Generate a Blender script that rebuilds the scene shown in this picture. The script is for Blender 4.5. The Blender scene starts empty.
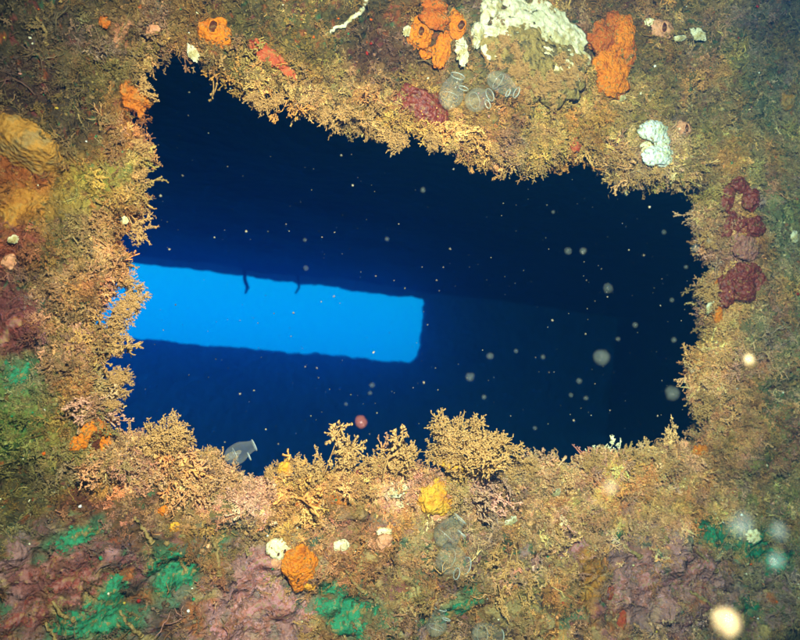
import bpy, bmesh, math, random
import numpy as np
from mathutils import Vector, Matrix, noise as mnoise

random.seed(7); rng = np.random.default_rng(7)
scene = bpy.context.scene
C = scene.collection

# ------------------------------------------------------------------ camera
F = 737.0                                    # focal length in photo pixels (800 wide)
u = np.array([1650.0, -185.0, -737.0]); u /= np.linalg.norm(u)      # bulkhead's horizontal, camera axes
v = np.array([0.08, 1.0, 0.0]); v -= u * v.dot(u); v /= np.linalg.norm(v)
w = np.cross(v, u)                           # into the bulkhead
RC = np.array([u, w, v])                     # camera -> world
EYE = np.array([0.0, -0.74, 1.5])
cam_d = bpy.data.cameras.new('camera'); cam = bpy.data.objects.new('camera', cam_d); C.objects.link(cam)
cam_d.sensor_width = 36; cam_d.lens = 36 * F / 800; cam_d.clip_start = 0.01; cam_d.clip_end = 500
M4 = Matrix([list(RC[i]) + [EYE[i]] for i in range(3)] + [[0, 0, 0, 1]])
cam.matrix_world = M4
scene.camera = cam
cam_d.dof.use_dof = True; cam_d.dof.focus_distance = 0.80; cam_d.dof.aperture_fstop = 8.0

def ray(px, py):
    d = np.array([(px - 400) / F, -(py - 320) / F, -1.0])
    return RC @ d
def on_y(px, py, Y=0.0):
    d = ray(px, py); t = (Y - EYE[1]) / d[1]
    return EYE + d * t
def to_px(P):                                # world -> photo pixel (arrays)
    q = (np.asarray(P) - EYE) @ RC
    return 400 + F * q[..., 0] / -q[..., 2], 320 - F * q[..., 1] / -q[..., 2]

# ------------------------------------------------------------------ world: open water
wd = bpy.data.worlds.new('World'); scene.world = wd; wd.use_nodes = True
nt = wd.node_tree; nt.nodes.clear()
tc = nt.nodes.new('ShaderNodeTexCoord'); sx = nt.nodes.new('ShaderNodeSeparateXYZ')
mr = nt.nodes.new('ShaderNodeMapRange'); cr = nt.nodes.new('ShaderNodeValToRGB')
bg = nt.nodes.new('ShaderNodeBackground'); wo = nt.nodes.new('ShaderNodeOutputWorld')
nt.links.new(tc.outputs['Generated'], sx.inputs[0]); nt.links.new(sx.outputs[2], mr.inputs[0])
mr.inputs[1].default_value = -1; mr.inputs[2].default_value = 1
nt.links.new(mr.outputs[0], cr.inputs[0]); nt.links.new(cr.outputs[0], bg.inputs[0]); nt.links.new(bg.outputs[0], wo.inputs[0])
e = cr.color_ramp.elements
e[0].position = 0.0; e[0].color = (0.0, 0.03, 0.16, 1)
e[1].position = 1.0; e[1].color = (0.05, 1.2, 2.3, 1)
for p_, c_ in ((0.455, (0.0, 0.66, 1.6, 1)), (0.5, (0.0, 0.98, 2.05, 1)), (0.56, (0.03, 1.3, 2.4, 1))):
    k = e.new(p_); k.color = c_
bg.inputs[1].default_value = 1.0

# ------------------------------------------------------------------ the diver's flash, beside the lens
ld = bpy.data.lights.new('camera_flash', 'SPOT'); lo = bpy.data.objects.new('camera_flash', ld); C.objects.link(lo)
ld.energy = 154; ld.color = (1.0, 0.74, 0.60); ld.shadow_soft_size = 0.012
ld.spot_size = math.radians(136); ld.spot_blend = 1.0
lp = EYE + RC @ np.array([0.06, 0.17, 0.03]); lo.location = lp
aim = on_y(640, 390) - lp
lo.rotation_euler = Vector(aim).to_track_quat('-Z', 'Y').to_euler()

scene.view_settings.view_transform = 'Standard'; scene.view_settings.look = 'None'
scene.view_settings.exposure = 0; scene.view_settings.gamma = 1
scene.cycles.volume_bounces = 1; scene.cycles.max_bounces = 4; scene.cycles.diffuse_bounces = 2
scene.cycles.transparent_max_bounces = 8; scene.cycles.caustics_reflective = False; scene.cycles.caustics_refractive = False

# ------------------------------------------------------------------ helpers
def lin(c):
    a = np.asarray(c, float) / 255.0
    return np.where(a <= 0.04045, a / 12.92, ((a + 0.055) / 1.055) ** 2.4)

def tag(o, label=None, cat=None, group=None, kind=None):
    if label: o['label'] = label
    if cat: o['category'] = cat
    if group: o['group'] = group
    if kind: o['kind'] = kind
    return o
def empty(name, loc=(0, 0, 0)):
    o = bpy.data.objects.new(name, None); o.empty_display_size = 0.01; C.objects.link(o); o.location = loc; return o
def mesh_obj(name, V, Fc, mat=None, parent=None, col=None, smooth=True, link=True):
    me = bpy.data.meshes.new(name); me.from_pydata([tuple(map(float, p)) for p in V] if not isinstance(V, np.ndarray) else V.tolist(), [], Fc if not isinstance(Fc, np.ndarray) else Fc.tolist())
    if smooth: me.polygons.foreach_set('use_smooth', [True] * len(me.polygons))
    if col is not None:
        a = me.color_attributes.new('col', 'FLOAT_COLOR', 'POINT')
        c4 = np.ones((len(V), 4)); c4[:, :3] = col; a.data.foreach_set('color', c4.ravel())
    if mat: me.materials.append(mat)
    o = bpy.data.objects.new(name, me)
    if link: C.objects.link(o)
    if parent: o.parent = parent
    return o

def _h(ix, iy, iz, s):
    n = (ix.astype(np.int64) * 374761393 + iy.astype(np.int64) * 668265263 + iz.astype(np.int64) * 2147483647 + s * 1274126177) & 0xffffffff
    n = ((n ^ (n >> 13)) * 1274126177) & 0xffffffff
    n = ((n ^ (n >> 16)) * 2246822519) & 0xffffffff
    return ((n ^ (n >> 15)) & 0xffffff) / float(0xffffff)
def vnoise(P, s=0):                          # value noise, -1..1
    P = np.asarray(P, float); i = np.floor(P).astype(np.int64); f = P - i; f = f * f * f * (f * (f * 6 - 15) + 10)
    r = 0
    for a in (0, 1):
        for b in (0, 1):
            for c in (0, 1):
                wt = (f[..., 0] if a else 1 - f[..., 0]) * (f[..., 1] if b else 1 - f[..., 1]) * (f[..., 2] if c else 1 - f[..., 2])
                r = r + wt * _h(i[..., 0] + a, i[..., 1] + b, i[..., 2] + c, s)
    return r * 2 - 1
def fbm(P, o=3, s=0):
    r = 0; a = 1.0; t = 0
    for k in range(o):
        r = r + a * vnoise(np.asarray(P) * 2.03 ** k + 17.3 * k, s + k); t += a; a *= 0.5
    return r / t

# ------------------------------------------------------------------ materials
def N(nt_, t, **kw):
    n = nt_.nodes.new(t)
    for k_, v_ in kw.items(): setattr(n, k_, v_)
    return n
def base_mat(name):
    m = bpy.data.materials.new(name); m.use_nodes = True; t = m.node_tree
    return m, t, t.nodes['Principled BSDF']
def ramp(t, src, stops):
    r = N(t, 'ShaderNodeValToRGB'); t.links.new(src, r.inputs[0]); el = r.color_ramp.elements
    while len(el) > 1: el.remove(el[-1])
    el[0].position = stops[0][0]; el[0].color = (*stops[0][1], 1)
    for p, c in stops[1:]:
        x = el.new(p); x.color = (*c, 1)
    return r
def growth_mat(name, cols, scale=60, rough=0.8, bump=0.4, bscale=300, sss=0.0, attr=False, spec=0.25, bdist=0.003, silt=0.55):
    """organic surface: noise between two to four colours, fine relief"""
    m, t, b = base_mat(name)
    co = N(t, 'ShaderNodeTexCoord')
    n1 = N(t, 'ShaderNodeTexNoise'); n1.inputs['Scale'].default_value = scale; n1.inputs['Detail'].default_value = 6; n1.inputs['Roughness'].default_value = 0.65
    t.links.new(co.outputs['Object'], n1.inputs['Vector'])
    if attr:
        a = N(t, 'ShaderNodeAttribute', attribute_name='col')
        hs = N(t, 'ShaderNodeMapRange'); hs.inputs[1].default_value = 0.3; hs.inputs[2].default_value = 0.7; hs.inputs[3].default_value = 0.55; hs.inputs[4].default_value = 1.4
        t.links.new(n1.outputs[0], hs.inputs[0])
        mx = N(t, 'ShaderNodeVectorMath', operation='SCALE'); t.links.new(a.outputs['Color'], mx.inputs[0]); t.links.new(hs.outputs[0], mx.inputs['Scale'])
        t.links.new(mx.outputs[0], b.inputs['Base Color'])
    else:
        st = [(0.28 + 0.44 * i / max(1, len(cols) - 1), tuple(lin(c))) for i, c in enumerate(cols)]
        r = ramp(t, n1.outputs[0], st)
        n3 = N(t, 'ShaderNodeTexNoise'); n3.inputs['Scale'].default_value = 150; n3.inputs['Detail'].default_value = 6; n3.inputs['Roughness'].default_value = .7
        t.links.new(co.outputs['Object'], n3.inputs['Vector'])
        sm = N(t, 'ShaderNodeMapRange'); sm.inputs[1].default_value = .53; sm.inputs[2].default_value = .64; sm.inputs[4].default_value = silt; t.links.new(n3.outputs[0], sm.inputs[0])
        mx = N(t, 'ShaderNodeMix', data_type='RGBA'); t.links.new(sm.outputs[0], mx.inputs['Factor']); t.links.new(r.outputs[0], mx.inputs['A']); mx.inputs['B'].default_value = (*lin((150, 120, 66)), 1)
        t.links.new(mx.outputs['Result'], b.inputs['Base Color'])
    b.inputs['Roughness'].default_value = rough; b.inputs['Specular IOR Level'].default_value = spec
    n2 = N(t, 'ShaderNodeTexNoise'); n2.inputs['Scale'].default_value = bscale; n2.inputs['Detail'].default_value = 5
    t.links.new(co.outputs['Object'], n2.inputs['Vector'])
    bp = N(t, 'ShaderNodeBump'); bp.inputs['Strength'].default_value = min(1, bump * 1.8); bp.inputs['Distance'].default_value = bdist
    vo = N(t, 'ShaderNodeTexVoronoi'); vo.inputs['Scale'].default_value = bscale * .8; t.links.new(co.outputs['Object'], vo.inputs['Vector'])
    hm_ = N(t, 'ShaderNodeMath', operation='MULTIPLY_ADD'); hm_.inputs[1].default_value = .7; t.links.new(vo.outputs['Distance'], hm_.inputs[0]); t.links.new(n2.outputs[0], hm_.inputs[2])
    t.links.new(hm_.outputs[0], bp.inputs['Height']); t.links.new(bp.outputs[0], b.inputs['Normal'])
    if sss:
        b.inputs['Subsurface Weight'].default_value = sss; b.inputs['Subsurface Radius'].default_value = (0.004, 0.002, 0.001)
    return m
def turf_mat(name):
    m, t, b = base_mat(name)
    a = N(t, 'ShaderNodeAttribute', attribute_name='tint', attribute_type='INSTANCER')
    co = N(t, 'ShaderNodeTexCoord'); n1 = N(t, 'ShaderNodeTexNoise'); n1.inputs['Scale'].default_value = 5; n1.inputs['Detail'].default_value = 3
    t.links.new(co.outputs['Object'], n1.inputs['Vector'])
    hs = N(t, 'ShaderNodeMapRange'); hs.inputs[1].default_value = 0.3; hs.inputs[2].default_value = 0.7; hs.inputs[3].default_value = 0.65; hs.inputs[4].default_value = 1.25
    t.links.new(n1.outputs[0], hs.inputs[0])
    mx = N(t, 'ShaderNodeVectorMath', operation='SCALE'); t.links.new(a.outputs['Vector'], mx.inputs[0]); t.links.new(hs.outputs[0], mx.inputs['Scale'])
    t.links.new(mx.outputs[0], b.inputs['Base Color'])
    b.inputs['Roughness'].default_value = 0.9; b.inputs['Specular IOR Level'].default_value = 0.1
    return m
def glassy_mat(name, colr, alpha=0.25, rim=0.9):
    m, t, b = base_mat(name)
    lw = N(t, 'ShaderNodeLayerWeight'); lw.inputs[0].default_value = 0.45
    mrn = N(t, 'ShaderNodeMapRange'); mrn.inputs[3].default_value = alpha; mrn.inputs[4].default_value = rim
    t.links.new(lw.outputs['Facing'], mrn.inputs[0]); t.links.new(mrn.outputs[0], b.inputs['Alpha'])
    b.inputs['Base Color'].default_value = (*lin(colr), 1); b.inputs['Roughness'].default_value = 0.12
    return m

MAT = {}
MAT['wall'] = growth_mat('encrusted_steel', None, scale=90, attr=True, bump=0.7, bscale=260, bdist=0.004)
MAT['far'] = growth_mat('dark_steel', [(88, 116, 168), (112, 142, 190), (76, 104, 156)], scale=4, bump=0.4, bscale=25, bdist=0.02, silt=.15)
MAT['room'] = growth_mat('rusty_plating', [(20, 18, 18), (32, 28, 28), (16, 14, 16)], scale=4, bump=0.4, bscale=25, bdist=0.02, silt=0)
MAT['turf'] = turf_mat('silted_turf')
MAT['orange'] = growth_mat('orange_sponge', [(120, 58, 12), (196, 100, 8), (226, 128, 14), (206, 108, 8), (200, 140, 60)], scale=70, bump=0.5, bscale=420, sss=0.3, silt=.75)
MAT['deep_orange'] = growth_mat('deep_orange_sponge', [(104, 60, 24), (176, 84, 16), (196, 104, 22), (170, 110, 50)], scale=80, bump=0.5, bscale=420, sss=0.3, silt=.75)
MAT['osculum_shade'] = growth_mat('sponge_hollow', [(66, 26, 6), (92, 40, 8)], scale=80)  # dark colour stands for the shade inside sponge openings
MAT['yellow'] = growth_mat('yellow_sponge', [(208, 150, 40), (226, 172, 50), (214, 138, 30), (190, 130, 70)], scale=60, bump=0.5, bscale=300, sss=0.15)
MAT['red'] = growth_mat('red_sponge', [(104, 50, 26), (160, 60, 28), (176, 84, 44), (140, 100, 56)], scale=90, bump=0.4, bscale=300, sss=0.1)
MAT['maroon'] = growth_mat('dark_red_ascidian', [(60, 26, 20), (104, 36, 24), (136, 56, 34), (90, 32, 22), (150, 100, 60)], scale=90, bump=0.5, bscale=260, rough=0.45, spec=0.5)
MAT['olive_sponge'] = growth_mat('olive_orange_sponge', [(96, 76, 36), (150, 104, 38), (176, 124, 46), (140, 114, 66), (182, 118, 34)], scale=40, bump=0.5, bscale=260)
MAT['white'] = growth_mat('white_sponge', [(150, 154, 120), (206, 214, 200), (226, 232, 222), (190, 196, 150), (224, 230, 226)], scale=60, bump=0.5, bscale=240, sss=0.3)
MAT['cream'] = growth_mat('cream_sponge', [(222, 206, 150), (236, 226, 180), (200, 170, 110)], scale=60, bump=0.4, bscale=250)
MAT['shell_white'] = growth_mat('shell_rim', [(120, 110, 70), (186, 180, 140), (214, 208, 176), (170, 154, 96), (204, 196, 156)], scale=40, bump=0.4, bscale=180, rough=0.5, spec=0.4)
MAT['shell_crust'] = growth_mat('crusted_shell', [(60, 54, 36), (120, 100, 52), (156, 130, 68), (80, 70, 46), (176, 150, 84)], scale=45, bump=0.9, bscale=160, bdist=0.005)
MAT['pink'] = growth_mat('pink_coralline', [(80, 66, 44), (166, 108, 104), (192, 140, 138), (150, 86, 56), (180, 122, 128), (130, 108, 64), (190, 144, 134)], scale=75, bump=0.3, bscale=200, bdist=0.003, silt=.8)
MAT['mauve'] = growth_mat('maroon_coralline', [(60, 40, 28), (124, 58, 46), (142, 94, 86), (120, 48, 34), (150, 100, 92), (124, 98, 60)], scale=50, bump=0.3, bscale=200, bdist=0.003, silt=.8)
MAT['green'] = growth_mat('green_crust', [(60, 50, 26), (64, 80, 44), (34, 104, 70), (44, 128, 88), (40, 98, 62), (110, 100, 54), (130, 112, 62)], scale=75, bump=0.3, bscale=240, bdist=0.003, silt=.85)
def broken(m):
    t = m.node_tree; b = t.nodes['Principled BSDF']; co = N(t, 'ShaderNodeTexCoord')
    a = N(t, 'ShaderNodeAttribute', attribute_name='edge'); n = N(t, 'ShaderNodeTexNoise'); n.inputs['Scale'].default_value = 85; n.inputs['Detail'].default_value = 7; n.inputs['Roughness'].default_value = .7
    t.links.new(co.outputs['Object'], n.inputs['Vector'])
    x = N(t, 'ShaderNodeMath', operation='POWER'); t.links.new(a.outputs['Fac'], x.inputs[0]); x.inputs[1].default_value = 2.2
    y = N(t, 'ShaderNodeMath', operation='MULTIPLY_ADD'); t.links.new(x.outputs[0], y.inputs[0]); y.inputs[1].default_value = -.30; t.links.new(n.outputs[0], y.inputs[2])
    r = N(t, 'ShaderNodeMapRange'); r.inputs[1].default_value = .37; r.inputs[2].default_value = .43; t.links.new(y.outputs[0], r.inputs[0]); t.links.new(r.outputs[0], b.inputs['Alpha'])
for k in ('pink', 'mauve', 'green'): broken(MAT[k])
for k in ('pink', 'mauve'):
    for n_ in MAT[k].node_tree.nodes:
        if n_.type == 'MAP_RANGE' and abs(n_.inputs[1].default_value - .37) < .001: n_.inputs[1].default_value = .43; n_.inputs[2].default_value = .49
MAT['crust_orange'] = growth_mat('orange_crust', [(110, 66, 26), (180, 92, 20), (200, 112, 26), (160, 112, 56)], scale=80, bump=0.5, bscale=420); broken(MAT['crust_orange'])
MAT['crust_red'] = growth_mat('red_crust', [(120, 50, 26), (190, 56, 22), (200, 76, 34), (150, 100, 56)], scale=80, bump=0.5, bscale=420); broken(MAT['crust_red'])
MAT['crust_amber'] = growth_mat('amber_crust', [(96, 70, 30), (156, 96, 30), (176, 120, 40), (140, 110, 60)], scale=60, bump=0.5, bscale=300); broken(MAT['crust_amber'])
MAT['crust_salmon'] = growth_mat('salmon_crust', [(110, 76, 50), (170, 104, 66), (180, 120, 84), (140, 100, 60)], scale=60, bump=0.5, bscale=300); broken(MAT['crust_salmon'])
MAT['tube'] = growth_mat('silted_tube', [(110, 88, 50), (146, 120, 70), (166, 138, 84)], scale=120, bump=0.5, bscale=300)
MAT['tan'] = growth_mat('tan_hydroid', [(172, 124, 70), (208, 156, 90), (226, 178, 110), (190, 130, 76)], scale=110, bump=0.2, bscale=400, silt=.1)
MAT['pinkish'] = growth_mat('pinkish_sponge', [(190, 128, 90), (210, 150, 110), (176, 104, 70)], scale=70, bump=0.4, bscale=260, sss=0.15)
MAT['rosy'] = growth_mat('rosy_base', [(120, 70, 50), (160, 100, 84), (176, 120, 100), (130, 96, 60)], scale=90, bump=0.6, bscale=260, silt=.8)
MAT['clear'] = glassy_mat('clear_tunic', (176, 178, 164), 0.05, 0.32)
MAT['clear_rim'] = glassy_mat('tunic_rim', (210, 216, 206), 0.28, .7)
MAT['speck'] = glassy_mat('backscatter_faint', (130, 150, 140), 0.045, 0.035)  # stands for a particle's out-of-focus flash backscatter
MAT['speck_pale'] = glassy_mat('backscatter_pale', (176, 164, 126), 0.20, 0.0)  # rim fades out to draw the lens blur of backscatter
MAT['speck_red'] = glassy_mat('backscatter_red', (150, 90, 70), 0.16, 0.3)  # backscatter disc of a lit particle, tinted reddish
MAT['speck_teal'] = glassy_mat('backscatter_teal', (130, 165, 170), 0.03, 0.0)  # ghost disc of backscatter, blur put into the rim alpha
MAT['gut'] = glassy_mat('tunic_gut', (200, 180, 140), .12, .3)
MAT['snow'] = growth_mat('marine_snow', [(170, 170, 140), (210, 200, 170)], scale=200)

# ------------------------------------------------------------------ bulkheads with an opening
def resample(P, n):
    P = np.asarray(P, float); Q = np.vstack([P, P[:1]]); L = np.r_[0, np.cumsum(np.linalg.norm(np.diff(Q, axis=0), axis=1))]
    s = np.linspace(0, L[-1], n, endpoint=False)
    return np.stack([np.interp(s, L, Q[:, i]) for i in range(2)], 1)
def bulkhead(contour, Y, n, rings, R, depth, outer, amp, seed, rough_edge=0.0):
    """rounded-lip plate round a hole; returns verts (rings*n,3), faces, d"""
    cpt = contour.mean(0); P = resample(contour, n)
    if rough_edge:
        q = np.c_[P * 9, np.zeros(n)]; rr = (P - cpt); rl = np.linalg.norm(rr, axis=1, keepdims=True)
        P = P - rr / rl * (rough_edge * (fbm(q * 2.5, 4, seed)[:, None]))
    D = P - cpt; D /= np.linalg.norm(D, axis=1, keepdims=True)
    (x0, z0), (x1, z1) = outer
    with np.errstate(divide='ignore', invalid='ignore'):
        tx = np.where(D[:, 0] > 0, (x1 - P[:, 0]) / D[:, 0], (x0 - P[:, 0]) / D[:, 0])
        tz = np.where(D[:, 1] > 0, (z1 - P[:, 1]) / D[:, 1], (z0 - P[:, 1]) / D[:, 1])
    tmax = np.minimum(np.where(np.isfinite(tx), tx, 9e9), np.where(np.isfinite(tz), tz, 9e9))
    V = []; dd = []
    for d in rings:
        if d < 0:                              # inside face of the hole, going back
            XZ = P + D * (1.15 * -d); y = R - d; de = d
            y = np.full(n, y)
        else:
            dv = np.minimum(d, tmax * (0.9 + 0.1 * min(1, d)))
            if d >= rings[-1]: dv = tmax
            XZ = P + D * dv[:, None]; y = np.where(dv < R, R - np.sqrt(np.maximum(0, R * R - (R - dv) ** 2)), 0.0)
        V.append(np.c_[XZ[:, 0], Y + y, XZ[:, 1]]); dd.append(np.full(n, d))
    m = len(rings); V = np.array(V)             # m,n,3
    du = np.roll(V, -1, 1) - np.roll(V, 1, 1); dr = np.gradient(V, axis=0)
    nn = np.cross(dr, du); nn /= np.linalg.norm(nn, axis=2, keepdims=True) + 1e-12
    if nn[-1, :, 1].mean() > 0: nn = -nn        # face the camera side
    V = V + nn * amp(V.reshape(-1, 3)).reshape(m, n, 1)
    du = np.roll(V, -1, 1) - np.roll(V, 1, 1); dr = np.gradient(V, axis=0)
    n2 = np.cross(dr, du); n2 /= np.linalg.norm(n2, axis=2, keepdims=True) + 1e-12
    if (n2 * nn).sum() < 0: n2 = -n2
    idx = np.arange(m * n).reshape(m, n); a = idx[:-1]; b = idx[1:]
    Fc = np.stack([a, np.roll(a, -1, 1), np.roll(b, -1, 1), b], -1).reshape(-1, 4)
    return V.reshape(-1, 3), Fc, np.array(dd).ravel(), n2.reshape(-1, 3)

HOLE = [(144, 54), (164, 49), (186, 56), (222, 75), (252, 95), (290, 103), (330, 122), (365, 136), (400, 138), (430, 145), (460, 147), (500, 158),
        (540, 156), (580, 154), (615, 160), (640, 174), (665, 172), (690, 182), (706, 195), (712, 225), (710, 260), (707, 290), (709, 320), (704, 350),
        (702, 385), (699, 420), (692, 455), (650, 466), (610, 462), (570, 468), (530, 474), (495, 468), (450, 474), (400, 470), (350, 474),
        (300, 478), (255, 474), (220, 462), (180, 452), (140, 446), (112, 452), (102, 430), (115, 400), (106, 370), (118, 340), (106, 315),
        (112, 290), (132, 265), (126, 240), (143, 215), (136, 190), (146, 150), (134, 120), (140, 86)]
contour = np.array([on_y(p[0] + (9 if p[0] > 680 else -7 if p[0] < 145 and p[1] > 200 else 0), p[1] - (7 if p[1] > 440 else 0), 0.012)[[0, 2]] for p in HOLE])
def near_amp(P):
    big = fbm(P * 9, 2, 3) * 0.020
    px, py = to_px(np.c_[P[:, 0], np.zeros(len(P)), P[:, 2]])
    mid = fbm(P * 30, 3, 11); mid = np.abs(mid) ** 0.8 * np.sign(mid) * 0.017
    lump = np.maximum(0, vnoise(P * 55, 31)) ** 1.5 * 0.007
    fine = fbm(P * 130, 3, 21) * 0.006
    bank = 0.016 * np.exp(-((py - 490) / 40) ** 2) + 0.012 * np.exp(-((py - 95 - 0.1 * (px - 400)) / 45) ** 2)
    return big + mid + lump + fine + bank
rings = [-0.06, -0.045, -0.033, -0.022, -0.013, -0.006] + list(np.arange(0, 0.42, 0.0022)) + list(np.geomspace(0.45, 6.0, 18))
OUT = ((-1.6, 0.0), (3.6, 2.25))
NV, NF, Nd, Nn = bulkhead(contour, 0.0, 1150, rings, 0.028, 0.1, OUT, near_amp, 1)
Npx, Npy = to_px(NV)

# height raster of the front for seating things
HX0, HX1, HZ0, HZ1, HS = -0.35, 1.35, 0.85, 2.15, 0.0025
_nx, _nz = int((HX1 - HX0) / HS), int((HZ1 - HZ0) / HS)
HM = np.full((_nx, _nz), np.nan)
_k = (Nd >= 0.004); _ix = ((NV[:, 0] - HX0) / HS).astype(int); _iz = ((NV[:, 2] - HZ0) / HS).astype(int)
_k &= (_ix >= 0) & (_ix < _nx) & (_iz >= 0) & (_iz < _nz)
HM[_ix[_k], _iz[_k]] = NV[_k, 1]
for _ in range(40):                            # fill gaps from neighbours
    bad = np.isnan(HM)
    if not bad.any(): break
    st = np.stack([np.roll(HM, s, a) for a in (0, 1) for s in (-1, 1)])
    cnt = (~np.isnan(st)).sum(0); mean = np.where(cnt > 0, np.nansum(st, 0) / np.maximum(cnt, 1), np.nan)
    HM = np.where(bad, mean, HM)
HM = np.nan_to_num(HM, nan=0.0)
HMs = HM.copy()
for _ in range(6):
    HMs = (HMs + np.roll(HMs, 1, 0) + np.roll(HMs, -1, 0) + np.roll(HMs, 1, 1) + np.roll(HMs, -1, 1)) / 5
def hgt(x, z, H=None):
    H = HM if H is None else H
    fx = np.clip((np.asarray(x) - HX0) / HS - .5, 0, _nx - 1.001); fz = np.clip((np.asarray(z) - HZ0) / HS - .5, 0, _nz - 1.001)
    i = np.floor(fx).astype(int); j = np.floor(fz).astype(int); a = fx - i; b = fz - j
    return H[i, j] * (1 - a) * (1 - b) + H[i + 1, j] * a * (1 - b) + H[i, j + 1] * (1 - a) * b + H[i + 1, j + 1] * a * b
def seat(px, py):
    """point of the encrusted bulkhead that the pixel's ray meets"""
    d = ray(px, py); t = (0 - EYE[1]) / d[1]
    for _ in range(12):
        p = EYE + d * t; t = (hgt(p[0], p[2], HMs) - EYE[1]) / d[1]
    return EYE + d * t
def pxm(P):                                     # metres per photo pixel at P
    return float((np.asarray(P) - EYE) @ (RC @ np.array([0, 0, -1.0]))) / F

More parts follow.
